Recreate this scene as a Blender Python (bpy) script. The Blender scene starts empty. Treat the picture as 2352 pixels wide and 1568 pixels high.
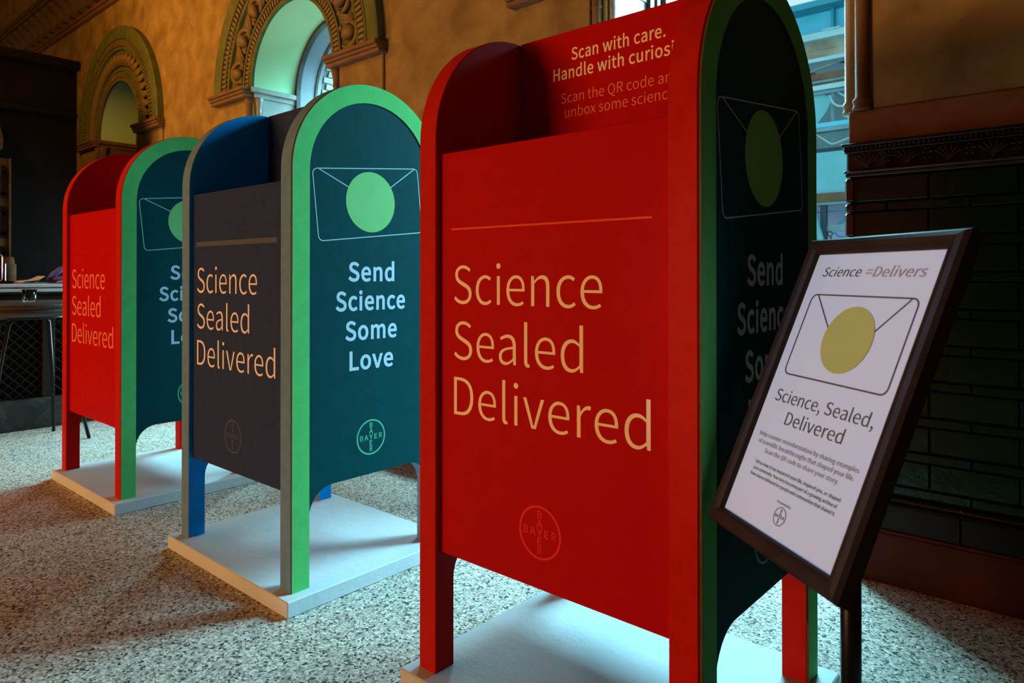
import bpy, math, random, json
from mathutils import Matrix, Vector, Euler
PI = math.pi
scn = bpy.context.scene
COL = scn.collection

# ------------------------------------------------------------------ camera, world, light, exposure
# World axes follow the room: X runs along the arched wall, Y goes out through it, Z is up.
cam_d = bpy.data.cameras.new('camera')
cam = bpy.data.objects.new('camera', cam_d)
COL.objects.link(cam)
cam.location = (0.5494, -2.1142, 0.84)
cam.rotation_euler = (PI / 2 + 0.0057, 0, 0.718)
cam_d.sensor_width = 36
cam_d.lens = 1603.5 / 2352 * 36
cam_d.shift_y = -(784 - 621.1) / 2352
cam_d.clip_start = 0.05
cam_d.clip_end = 200
cam_d.dof.use_dof = True
cam_d.dof.focus_distance = 1.55
cam_d.dof.aperture_fstop = 8.0
scn.camera = cam

world = bpy.data.worlds.new('daylight'); scn.world = world
world.use_nodes = True
wn = world.node_tree.nodes; wl = world.node_tree.links
bg = wn['Background']
bg.inputs['Color'].default_value = (0.50, 0.80, 1.0, 1)
bg.inputs['Strength'].default_value = 1.1

def area(name, loc, rot, sx, sy, power, color, spread=PI):
    d = bpy.data.lights.new(name, 'AREA'); d.shape = 'RECTANGLE'; d.size = sx; d.size_y = sy
    d.energy = power; d.color = color; d.spread = spread
    o = bpy.data.objects.new(name, d); COL.objects.link(o)
    o.location = loc; o.rotation_euler = rot
    return o
# daylight of the glazed hall beyond the arches
def aim(loc, to):
    return (Vector(to) - Vector(loc)).to_track_quat('-Z', 'Y').to_euler()
area('daylight_panel', (-0.5, 1.7, 3.3), aim((-0.5, 1.7, 3.3), (-0.6, -0.6, 0.2)), 2.6, 1.6, 720, (0.32, 0.81, 1.0))
area('daylight_panel', (1.3, 2.2, 2.4), aim((1.3, 2.2, 2.4), (-0.8, -1.0, 0.2)), 1.6, 1.6, 420, (0.42, 0.85, 1.0))
area('daylight_panel', (-3.2, 1.7, 3.3), aim((-3.2, 1.7, 3.3), (-2.9, -1.0, 0.2)), 2.6, 1.6, 1150, (0.32, 0.85, 1.0))
area('daylight_panel', (0.05, 2.6, 0.75), (PI / 2, 0, PI), 1.1, 1.3, 110, (0.25, 0.75, 1.0))
area('daylight_panel', (-1.65, 0.74, 0.80), (PI / 2, 0, PI), 1.0, 1.0, 42, (0.55, 0.88, 1.0))  # added panel behind the middle pier opening, lights box sides and base
area('daylight_panel', (-4.13, 0.74, 0.80), (PI / 2, 0, PI), 1.0, 1.0, 120, (0.58, 0.88, 1.0))  # added panel behind the left pier opening, lights the floor there
# warm lamps of the room: one high at the left near the wall; the broad low one is an added fill panel
area('warm_wall_lamp', (-4.3, -1.9, 2.75), aim((-4.3, -1.9, 2.75), (-4.3, 0.0, 2.7)), 0.4, 0.4, 36, (1.0, 0.38, 0.05))
area('warm_lamp', (-3.9, -3.4, 4.3), aim((-3.9, -3.4, 4.3), (-1.6, -1.2, 1.1)), 0.4, 0.4, 18, (1.0, 0.44, 0.09))
sl = bpy.data.lights.new('poster_fill_spot', 'SPOT'); sl.energy = 150; sl.color = (0.30, 0.62, 1.0); sl.spot_size = math.radians(12.5); sl.spot_blend = 0.6; sl.shadow_soft_size = 0.05  # cool fill spot, added to brighten the poster
so = bpy.data.objects.new('poster_fill_spot', sl); COL.objects.link(so); so.location = (-1.25, -3.15, 2.45); so.rotation_euler = aim((-1.25, -3.15, 2.45), (0.28, -1.18, 0.69))
area('room_fill', (-2.6, -6.0, 0.62), aim((-2.6, -6.0, 0.62), (-0.8, -1.2, 0.8)), 3.2, 0.9, 250, (1.0, 0.44, 0.15))  # unseen fill, added low so it lights the fronts more than the floor

scn.view_settings.view_transform = 'Standard'
scn.view_settings.look = 'None'
scn.view_settings.exposure = 0.0
scn.view_settings.gamma = 1.0
scn.view_settings.use_curve_mapping = False

# ------------------------------------------------------------------ materials
def mat(name, color, rough=0.6, color2=None, scale=8.0, detail=6, bump=0.0, bscale=None, metallic=0.0, spec=0.5,
        lo=0.35, hi=0.65, coat=0.0, emit=None, estr=0.0, alpha_glass=False, dist=0.0):
    m = bpy.data.materials.new(name); m.use_nodes = True
    nt = m.node_tree; n = nt.nodes; l = nt.links; p = n['Principled BSDF']
    p.inputs['Base Color'].default_value = (*color, 1)
    p.inputs['Roughness'].default_value = rough
    p.inputs['Metallic'].default_value = metallic
    p.inputs['Specular IOR Level'].default_value = spec
    if coat: p.inputs['Coat Weight'].default_value = coat
    tc = n.new('ShaderNodeTexCoord')
    if color2 is not None:
        t = n.new('ShaderNodeTexNoise'); t.inputs['Scale'].default_value = scale; t.inputs['Detail'].default_value = detail
        t.inputs['Distortion'].default_value = dist
        l.new(tc.outputs['Object'], t.inputs['Vector'])
        r = n.new('ShaderNodeValToRGB'); r.color_ramp.elements[0].position = lo; r.color_ramp.elements[1].position = hi
        r.color_ramp.elements[0].color = (*color, 1); r.color_ramp.elements[1].color = (*color2, 1)
        l.new(t.outputs['Fac'], r.inputs['Fac']); l.new(r.outputs['Color'], p.inputs['Base Color'])
    if bump:
        t2 = n.new('ShaderNodeTexNoise'); t2.inputs['Scale'].default_value = bscale or scale * 4; t2.inputs['Detail'].default_value = 5
        l.new(tc.outputs['Object'], t2.inputs['Vector'])
        b = n.new('ShaderNodeBump'); b.inputs['Strength'].default_value = bump; b.inputs['Distance'].default_value = 0.01
        l.new(t2.outputs['Fac'], b.inputs['Height']); l.new(b.outputs['Normal'], p.inputs['Normal'])
    if emit:
        p.inputs['Emission Color'].default_value = (*emit, 1); p.inputs['Emission Strength'].default_value = estr
    if alpha_glass:
        p.inputs['Transmission Weight'].default_value = 1.0; p.inputs['IOR'].default_value = 1.3
    return m

M = {}
M['plaster'] = mat('wall_plaster', (0.20, 0.135, 0.036), 0.85, (0.36, 0.27, 0.090), 6.5, 14, 0.06, 80, lo=0.34, hi=0.68, dist=0.35)
M['stone_band'] = mat('warm_stone', (0.22, 0.095, 0.025), 0.7, (0.30, 0.14, 0.045), 12, 6, 0.1)
M['trim'] = mat('carved_olive_stone', (0.085, 0.115, 0.026), 0.8, (0.12, 0.16, 0.040), 14, 6, 0.2, 60)
M['carving'] = mat('carved_relief', (0.15, 0.115, 0.038), 0.6, (0.21, 0.16, 0.06), 20, 5, 0.2, 60)
M['impost'] = mat('impost_stone', (0.16, 0.085, 0.035), 0.7, (0.22, 0.125, 0.05), 14, 6, 0.1)
M['soffit'] = mat('green_soffit_paint', (0.50, 0.84, 0.46), 0.7, (0.53, 0.88, 0.49), 4, 4, 0.05)
M['marble'] = mat('pale_marble', (0.30, 0.30, 0.27), 0.4, (0.40, 0.40, 0.37), 9, 8, 0.05)
M['reveal'] = mat('pale_blue_reveal', (0.24, 0.26, 0.30), 0.6, (0.30, 0.32, 0.36), 6, 6, 0.05)
M['frame_dark'] = mat('dark_window_frame', (0.035, 0.022, 0.012), 0.4, (0.05, 0.03, 0.018), 12, 4)
M['frame_brown'] = mat('brown_window_frame', (0.11, 0.045, 0.02), 0.4, (0.16, 0.07, 0.03), 12, 4)
M['brick'] = mat('cream_brick', (0.36, 0.35, 0.29), 0.7, (0.44, 0.43, 0.36), 14, 6, 0.3, 60)
M['mortar'] = mat('mortar', (0.20, 0.20, 0.18), 0.9, (0.24, 0.24, 0.21), 20, 4)
M['tile'] = mat('dark_green_glazed_tile', (0.002, 0.016, 0.006), 0.22, (0.006, 0.030, 0.012), 3, 4, 0.5, 14, spec=0.25, lo=0.3, hi=0.7)
M['tile_b'] = mat('olive_glazed_tile', (0.018, 0.022, 0.008), 0.2, (0.035, 0.036, 0.013), 5, 4, 0.3, 14)
M['grout'] = mat('tile_grout', (0.012, 0.013, 0.010), 0.8, (0.022, 0.022, 0.016), 20, 4)
M['frieze'] = mat('dark_glazed_frieze', (0.012, 0.009, 0.006), 0.4, (0.024, 0.017, 0.010), 18, 5, 0.3, 50, spec=0.2)
M['relief'] = mat('frieze_relief', (0.030, 0.023, 0.014), 0.35, (0.055, 0.042, 0.026), 24, 5, spec=0.3)
M['red_base'] = mat('oxblood_baseboard', (0.026, 0.005, 0.002), 0.6, (0.045, 0.009, 0.003), 6, 6, 0.1, spec=0.1)
M['black_base'] = mat('black_glazed_base', (0.003, 0.003, 0.003), 0.45, (0.005, 0.005, 0.005), 6, 4, spec=0.12)
M['cornice'] = mat('dark_cornice', (0.10, 0.075, 0.03), 0.6, (0.16, 0.115, 0.05), 10, 6, 0.2, 50)
M['cornice_mould'] = mat('brown_cornice_moulding', (0.17, 0.09, 0.03), 0.5, (0.24, 0.13, 0.045), 10, 6, 0.1)
M['darkwood'] = mat('black_stained_wood', (0.004, 0.003, 0.0025), 0.7, (0.006, 0.005, 0.004), 5, 6, 0.1, spec=0.05)
M['pilwood'] = mat('brown_carved_wood', (0.050, 0.028, 0.011), 0.8, (0.08, 0.047, 0.02), 14, 6, 0.2, spec=0.1)
M['ceiling'] = mat('ceiling_paint', (0.09, 0.065, 0.04), 0.9, (0.12, 0.09, 0.055), 3, 4)
M['room'] = mat('side_wall_plaster', (0.09, 0.055, 0.03), 0.85, (0.12, 0.08, 0.045), 4, 6)
M['white'] = mat('white_painted_board', (0.56, 0.64, 0.67), 0.55, (0.62, 0.70, 0.73), 5, 6, 0.15, 40)
M['red'] = mat('red_paint', (0.46, 0.0025, 0.0015), 0.6, (0.49, 0.003, 0.002), 30, 3, 0.03, 180, spec=0.04)
M['red_edge'] = mat('red_edge_paint', (0.50, 0.011, 0.004), 0.6, (0.54, 0.015, 0.005), 30, 3, 0.05, 120, spec=0.04)
M['blue'] = mat('blue_paint', (0.006, 0.28, 0.80), 0.6, (0.008, 0.30, 0.84), 20, 3, 0.03, 180, spec=0.04)
M['blue_edge'] = mat('grey_edge_paint', (0.13, 0.26, 0.42), 0.6, (0.155, 0.30, 0.47), 30, 4, 0.05, 120, spec=0.04)
M['charcoal'] = mat('charcoal_print', (0.026, 0.046, 0.125), 0.6, (0.030, 0.052, 0.135), 30, 3, 0.02, 200, spec=0.04)
M['green'] = mat('green_paint', (0.10, 0.54, 0.15), 0.6, (0.115, 0.58, 0.165), 30, 3, 0.05, 180, spec=0.04)
M['green_print'] = mat('dark_green_print', (0.0005, 0.052, 0.060), 0.6, (0.0006, 0.058, 0.067), 30, 3, 0.02, 200, spec=0.04)
M['ply_edge'] = mat('brown_board_edge', (0.13, 0.055, 0.015), 0.8, (0.16, 0.07, 0.02), 40, 3, spec=0.05)
M['seam'] = mat('dark_seam', (0.02, 0.015, 0.01), 0.8, (0.03, 0.02, 0.012), 30, 2)
M['txt_orange'] = mat('orange_lettering', (1.0, 0.84, 0.62), 0.5, (1.0, 0.86, 0.63), 20, 2, spec=0.05)
M['txt_peach'] = mat('peach_lettering', (0.93, 0.88, 0.90), 0.5, (0.94, 0.89, 0.91), 20, 2, spec=0.05)
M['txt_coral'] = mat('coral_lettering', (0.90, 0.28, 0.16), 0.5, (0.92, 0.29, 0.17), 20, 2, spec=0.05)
M['txt_red'] = mat('light_red_print', (0.80, 0.035, 0.03), 0.5, (0.82, 0.04, 0.035), 20, 2, spec=0.05)
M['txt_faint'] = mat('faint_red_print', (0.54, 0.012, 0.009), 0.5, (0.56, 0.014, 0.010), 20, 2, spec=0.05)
M['txt_redline'] = mat('orange_red_line', (0.85, 0.09, 0.04), 0.5, (0.87, 0.10, 0.045), 20, 2, spec=0.05)
M['txt_grey'] = mat('grey_print', (0.09, 0.12, 0.15), 0.5, (0.10, 0.13, 0.16), 20, 2, spec=0.05)
M['txt_blue'] = mat('pale_blue_lettering', (0.46, 0.68, 0.80), 0.5, (0.48, 0.70, 0.82), 20, 2, spec=0.05)
M['line_blue'] = mat('pale_line_print', (0.34, 0.62, 0.66), 0.5, (0.36, 0.64, 0.68), 20, 2, spec=0.05)
M['dot_green'] = mat('light_green_print', (0.19, 0.58, 0.20), 0.5, (0.20, 0.60, 0.21), 20, 2, spec=0.05)
M['logo_green'] = mat('green_emblem_print', (0.09, 0.52, 0.30), 0.5, (0.10, 0.54, 0.31), 20, 2, spec=0.05)
M['poster'] = mat('white_poster_paper', (0.62, 0.78, 0.95), 0.4, (0.64, 0.80, 0.96), 10, 2, spec=0.5)
M['poster_frame'] = mat('black_brown_frame', (0.020, 0.011, 0.006), 0.5, (0.028, 0.016, 0.009), 20, 4, spec=0.15)
M['ink'] = mat('dark_ink', (0.075, 0.07, 0.09), 0.4, (0.085, 0.08, 0.10), 20, 2)
M['ink_mid'] = mat('grey_ink', (0.20, 0.19, 0.22), 0.4, (0.22, 0.21, 0.24), 20, 2)
M['ink_pale'] = mat('pale_grey_ink', (0.36, 0.33, 0.37), 0.4, (0.38, 0.35, 0.39), 20, 2)
M['yellow_dot'] = mat('pale_green_disc_print', (0.42, 0.46, 0.13), 0.35, (0.44, 0.48, 0.15), 20, 2)
M['black_metal'] = mat('black_metal', (0.006, 0.006, 0.007), 0.35, (0.010, 0.010, 0.011), 20, 2, metallic=0.6)
M['bar_edge'] = mat('pale_painted_edge', (0.62, 0.70, 0.74), 0.4, (0.70, 0.78, 0.82), 8, 3)
M['bar_top'] = mat('brown_bar_top', (0.09, 0.055, 0.03), 0.3, (0.13, 0.08, 0.045), 6, 6)
M['bar_mould'] = mat('dark_bar_moulding', (0.014, 0.010, 0.007), 0.6, (0.020, 0.015, 0.010), 8, 4, spec=0.2)
M['marble_dark'] = mat('dark_veined_marble', (0.010, 0.013, 0.012), 0.3, (0.060, 0.070, 0.068), 6, 12, lo=0.45, hi=0.8, dist=2.5)
M['glass'] = mat('clear_cup_glass', (0.92, 0.95, 0.97), 0.05, alpha_glass=True)
M['paper'] = mat('white_paper_napkin', (0.62, 0.62, 0.62), 0.8, (0.68, 0.68, 0.68), 10, 2)
M['purple'] = mat('purple_ribbon', (0.16, 0.10, 0.36), 0.5, (0.19, 0.12, 0.41), 10, 2)
M['silver'] = mat('silver_rim', (0.62, 0.65, 0.68), 0.3, (0.66, 0.68, 0.71), 20, 2, metallic=0.7)
M['screen'] = mat('dark_screen', (0.004, 0.004, 0.005), 0.15, (0.005, 0.005, 0.006), 20, 2)
M['table'] = mat('brown_table_top', (0.040, 0.029, 0.021), 0.42, (0.060, 0.045, 0.033), 6, 6, spec=0.35)
M['beam_blue'] = mat('blue_painted_steel', (0.10, 0.50, 0.66), 0.6, (0.14, 0.58, 0.74), 3, 6)
M['beam_teal'] = mat('teal_painted_steel', (0.02, 0.24, 0.32), 0.6, (0.035, 0.30, 0.38), 5, 5)
M['beam_pale'] = mat('pale_grey_steel', (0.36, 0.56, 0.58), 0.6, (0.44, 0.64, 0.66), 5, 5)
M['beam_grey'] = mat('grey_steel', (0.16, 0.27, 0.29), 0.6, (0.24, 0.36, 0.38), 5, 5)
M['beam_dark'] = mat('dark_steel', (0.02, 0.055, 0.075), 0.6, (0.035, 0.085, 0.11), 5, 5)
M['beam_brown'] = mat('rusty_brown_beam', (0.12, 0.045, 0.012), 0.7, (0.20, 0.10, 0.045), 6, 8)
M['beam_peel'] = mat('peeling_brown_board', (0.30, 0.20, 0.13), 0.8, (0.46, 0.42, 0.34), 2.6, 8, lo=0.4, hi=0.62)
M['panel_cyan'] = mat('cyan_panel', (0.13, 0.42, 0.46), 0.6, (0.20, 0.52, 0.55), 2.0, 5)
M['pane'] = mat('frosted_lavender_pane', (0.55, 0.60, 0.86), 0.5, (0.60, 0.65, 0.90), 3, 3)
M['ext_back'] = mat('hall_back_wall', (0.22, 0.36, 0.38), 0.7, (0.32, 0.46, 0.47), 2.5, 6)
M['outer_wall'] = mat('weathered_outer_wall', (0.07, 0.065, 0.06), 0.85, (0.10, 0.095, 0.085), 5, 5)
M['ext_floor'] = mat('hall_paving', (0.07, 0.07, 0.068), 0.8, (0.10, 0.10, 0.095), 5, 5)

def floor_material():
    m = bpy.data.materials.new('terrazzo_floor'); m.use_nodes = True
    nt = m.node_tree; n = nt.nodes; l = nt.links; p = n['Principled BSDF']
    p.inputs['Roughness'].default_value = 0.5
    p.inputs['Specular IOR Level'].default_value = 0.12
    tc = n.new('ShaderNodeTexCoord')
    w = n.new('ShaderNodeTexNoise'); w.inputs['Scale'].default_value = 60; w.inputs['Detail'].default_value = 2
    l.new(tc.outputs['Object'], w.inputs['Vector'])
    vm = n.new('ShaderNodeVectorMath'); vm.operation = 'MULTIPLY_ADD'
    vm.inputs[1].default_value = (0.012, 0.012, 0.012)
    l.new(w.outputs['Color'], vm.inputs[0]); l.new(tc.outputs['Object'], vm.inputs[2])
    v = n.new('ShaderNodeTexVoronoi'); v.inputs['Scale'].default_value = 185
    l.new(vm.outputs['Vector'], v.inputs['Vector'])
    sp = n.new('ShaderNodeSeparateColor'); l.new(v.outputs['Color'], sp.inputs['Color'])
    r = n.new('ShaderNodeValToRGB'); cr = r.color_ramp; cr.interpolation = 'CONSTANT'
    cols = [(0.0, (0.06, 0.056, 0.052)), (0.10, (0.20, 0.19, 0.18)), (0.20, (0.36, 0.34, 0.32)), (0.42, (0.50, 0.48, 0.45)), (0.66, (0.64, 0.62, 0.58)), (0.88, (0.82, 0.80, 0.76))]
    cr.elements[0].position = 0; cr.elements[0].color = (*cols[0][1], 1)
    cr.elements[1].position = cols[1][0]; cr.elements[1].color = (*cols[1][1], 1)
    for pos, c in cols[2:]:
        e = cr.elements.new(pos); e.color = (*c, 1)
    l.new(sp.outputs['Red'], r.inputs['Fac'])
    # worn tone variation over the floor
    t = n.new('ShaderNodeTexNoise'); t.inputs['Scale'].default_value = 3; t.inputs['Detail'].default_value = 5
    l.new(tc.outputs['Object'], t.inputs['Vector'])
    mr = n.new('ShaderNodeMapRange'); mr.inputs['To Min'].default_value = 0.85; mr.inputs['To Max'].default_value = 1.1
    tint = n.new('ShaderNodeMix'); tint.data_type = 'RGBA'; tint.blend_type = 'MULTIPLY'; tint.inputs['Factor'].default_value = 1
    tint.inputs['B'].default_value = (1.0, 0.93, 0.83, 1)
    l.new(t.outputs['Fac'], mr.inputs['Value'])
    mx = n.new('ShaderNodeMix'); mx.data_type = 'RGBA'; mx.blend_type = 'MULTIPLY'; mx.inputs['Factor'].default_value = 1
    l.new(r.outputs['Color'], mx.inputs['A']); l.new(mr.outputs['Result'], mx.inputs['B'])
    l.new(mx.outputs['Result'], tint.inputs['A']); l.new(tint.outputs['Result'], p.inputs['Base Color'])
    return m
M['floor'] = floor_material()

# ------------------------------------------------------------------ mesh helpers
def link(o, parent=None):
    COL.objects.link(o)
    if parent is not None: o.parent = parent
    return o
def thing(name, label, cat, loc=(0, 0, 0), rz=0.0, group=None):
    o = bpy.data.objects.new(name, None); o.empty_display_size = 0.1
    o.location = loc; o.rotation_euler = (0, 0, rz); link(o)
    o['label'] = label; o['category'] = cat
    if group: o['group'] = group
    return o
def tag(o, label, cat, group=None):
    o['label'] = label; o['category'] = cat
    if group: o['group'] = group
    return o
def struct(o):
    o['kind'] = 'structure'; return o
def mk(name, V, F, m, parent=None, smooth=False, loc=None):
    me = bpy.data.meshes.new(name); me.from_pydata(V, [], F); me.update()
    ms = m if isinstance(m, (list, tuple)) else [m]
    for x in ms: me.materials.append(x)
    if smooth:
        for p in me.polygons: p.use_smooth = True
    o = bpy.data.objects.new(name, me)
    if loc is not None: o.location = loc
    return link(o, parent)
class B:
    """collects verts/faces"""
    def __init__(s): s.V = []; s.F = []; s.T = []
    def add(s, V, F, T=None):
        k = len(s.V); s.V += [tuple(v) for v in V]; s.F += [tuple(i + k for i in f) for f in F]
    def box(s, x0, x1, y0, y1, z0, z1, c=0.0):
        if c <= 0:
            V = [(x, y, z) for x in (x0, x1) for y in (y0, y1) for z in (z0, z1)]
            s.add(V, [(0, 1, 3, 2), (4, 6, 7, 5), (0, 4, 5, 1), (2, 3, 7, 6), (0, 2, 6, 4), (1, 5, 7, 3)])
        else:  # chamfered box as convex hull style
            import bmesh
            bm = bmesh.new()
            bmesh.ops.create_cube(bm, size=1)
            for v in bm.verts:
                v.co = Vector(((x0 + x1) / 2 + v.co.x * (x1 - x0), (y0 + y1) / 2 + v.co.y * (y1 - y0), (z0 + z1) / 2 + v.co.z * (z1 - z0)))
            bmesh.ops.bevel(bm, geom=bm.edges[:], offset=c, segments=1, affect='EDGES')
            bm.verts.index_update()
            s.add([tuple(v.co) for v in bm.verts], [[v.index for v in f.verts] for f in bm.faces]); bm.free()
        return s
    def tube(s, pts, r, n=8, closed=False, flat=1.0):
        P = [Vector(p) for p in pts]; rings = []; N = len(P)
        rr = r if isinstance(r, (list, tuple)) else [r] * N
        up = Vector((0, 0, 1)); prev = None
        for i, p in enumerate(P):
            if closed: t = P[(i + 1) % N] - P[i - 1]
            else: t = (P[min(i + 1, N - 1)] - P[max(i - 1, 0)])
            t.normalize()
            a = prev if prev is not None else (up if abs(t.z) < 0.95 else Vector((0, 1, 0)))
            u = (a - t * a.dot(t)); u.normalize(); w = t.cross(u); prev = u
            rings.append([p + (u * math.cos(2 * PI * k / n) + w * math.sin(2 * PI * k / n) * flat) * rr[i] for k in range(n)])
        V = [tuple(v) for rg in rings for v in rg]; F = []
        M_ = N if closed else N - 1
        for i in range(M_):
            j = (i + 1) % N
            for k in range(n):
                q = (k + 1) % n
                F.append((i * n + k, i * n + q, j * n + q, j * n + k))
        if not closed:
            F.append(tuple(range(n - 1, -1, -1))); F.append(tuple((N - 1) * n + k for k in range(n)))
        s.add(V, F); return s
    def lathe(s, prof, n=24, c=(0, 0, 0)):
        V = []; F = []; m = len(prof)
        for k in range(n):
            a = 2 * PI * k / n
            for r, z in prof: V.append((c[0] + r * math.cos(a), c[1] + r * math.sin(a), c[2] + z))
        for k in range(n):
            q = (k + 1) % n
            for i in range(m - 1): F.append((k * m + i, q * m + i, q * m + i + 1, k * m + i + 1))
        if prof[0][0] > 1e-6: F.append(tuple(k * m for k in range(n - 1, -1, -1)))
        if prof[-1][0] > 1e-6: F.append(tuple(k * m + m - 1 for k in range(n)))
        s.add(V, F); return s
    def ell(s, c, rx, ry, rz, nu=10, nv=6):
        V = []; F = []
        for j in range(nv + 1):
            ph = -PI / 2 + PI * j / nv
            for i in range(nu):
                th = 2 * PI * i / nu
                V.append((c[0] + rx * math.cos(ph) * math.cos(th), c[1] + ry * math.cos(ph) * math.sin(th), c[2] + rz * math.sin(ph)))
        for j in range(nv):
            for i in range(nu):
                q = (i + 1) % nu
                F.append((j * nu + i, j * nu + q, (j + 1) * nu + q, (j + 1) * nu + i))
        s.add(V, F); return s
    def obj(s, name, m, parent=None, smooth=False, loc=None):
        return mk(name, s.V, s.F, m, parent, smooth, loc)
def box(name, x0, x1, y0, y1, z0, z1, m, parent=None, c=0.0):
    return B().box(x0, x1, y0, y1, z0, z1, c).obj(name, m, parent)
PLANE = {'XZ': Matrix(((1, 0, 0, 0), (0, 0, -1, 0), (0, 1, 0, 0), (0, 0, 0, 1))),   # outline x,y -> x,z ; outline normal -> -y
         'YZ': Matrix(((0, 0, 1, 0), (1, 0, 0, 0), (0, 1, 0, 0), (0, 0, 0, 1))),    # outline x,y -> y,z ; outline normal -> +x
         'XY': Matrix.Identity(4)}
def curve_mesh(name, splines, bez, ext, offs, bevel=0.0, res=6):
    cu = bpy.data.curves.new(name, 'CURVE'); cu.dimensions = '2D'; cu.fill_mode = 'BOTH' if ext > 0 else 'FRONT'
    cu.extrude = ext; cu.offset = offs; cu.bevel_depth = bevel; cu.bevel_resolution = 0; cu.resolution_u = res
    for sp in splines:
        s = cu.splines.new('BEZIER' if bez else 'POLY'); s.use_cyclic_u = True
        if bez:
            s.bezier_points.add(len(sp) - 1)
            for p, q in zip(s.bezier_points, sp):
                p.handle_left_type = p.handle_right_type = 'FREE'
                p.co = (q[2], q[3], 0); p.handle_left = (q[0], q[1], 0); p.handle_right = (q[4], q[5], 0)
        else:
            s.points.add(len(sp) - 1)
            for p, q in zip(s.points, sp): p.co = (q[0], q[1], 0, 1)
    o = bpy.data.objects.new(name, cu); COL.objects.link(o)
    bpy.context.view_layer.update()
    me = bpy.data.meshes.new_from_object(o.evaluated_get(bpy.context.evaluated_depsgraph_get()))
    bpy.data.objects.remove(o); bpy.data.curves.remove(cu)
    me.name = name
    for p in me.polygons: p.use_smooth = False
    return me
def plate(name, loops, d0, d1, m, parent=None, plane='XZ', bevel=0.0, edge_m=None):
    """flat plate with holes; occupies d0..d1 along the outline normal"""
    me = curve_mesh(name, loops, False, abs(d1 - d0) / 2 - bevel, -bevel, bevel)
    me.transform(PLANE[plane] @ Matrix.Translation((0, 0, (d0 + d1) / 2)))
    me.materials.clear(); me.materials.append(m)
    if edge_m:
        me.materials.append(edge_m)
        ax = {'XZ': 1, 'YZ': 0, 'XY': 2}[plane]
        for p in me.polygons:
            if abs(p.normal[ax]) < 0.9: p.material_index = 1
    o = bpy.data.objects.new(name, me); return link(o, parent)
def arcpts(cx, cz, r, a0, a1, n, rz=None):
    rz = rz or r
    return [(cx + r * math.cos(a0 + (a1 - a0) * i / n), cz + rz * math.sin(a0 + (a1 - a0) * i / n)) for i in range(n + 1)]
def sweep_arc(name, prof, cx, cz, a0, a1, n, m, parent=None, smooth=False):
    """profile (r, y) swept round a centre in the XZ plane"""
    V = []; F = []; k = len(prof)
    for i in range(n + 1):
        a = a0 + (a1 - a0) * i / n
        for r, y in prof: V.append((cx + r * math.cos(a), y, cz + r * math.sin(a)))
    for i in range(n):
        for j in range(k - 1): F.append((i * k + j, (i + 1) * k + j, (i + 1) * k + j + 1, i * k + j + 1))
    return mk(name, V, F, m, parent, smooth)

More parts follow.
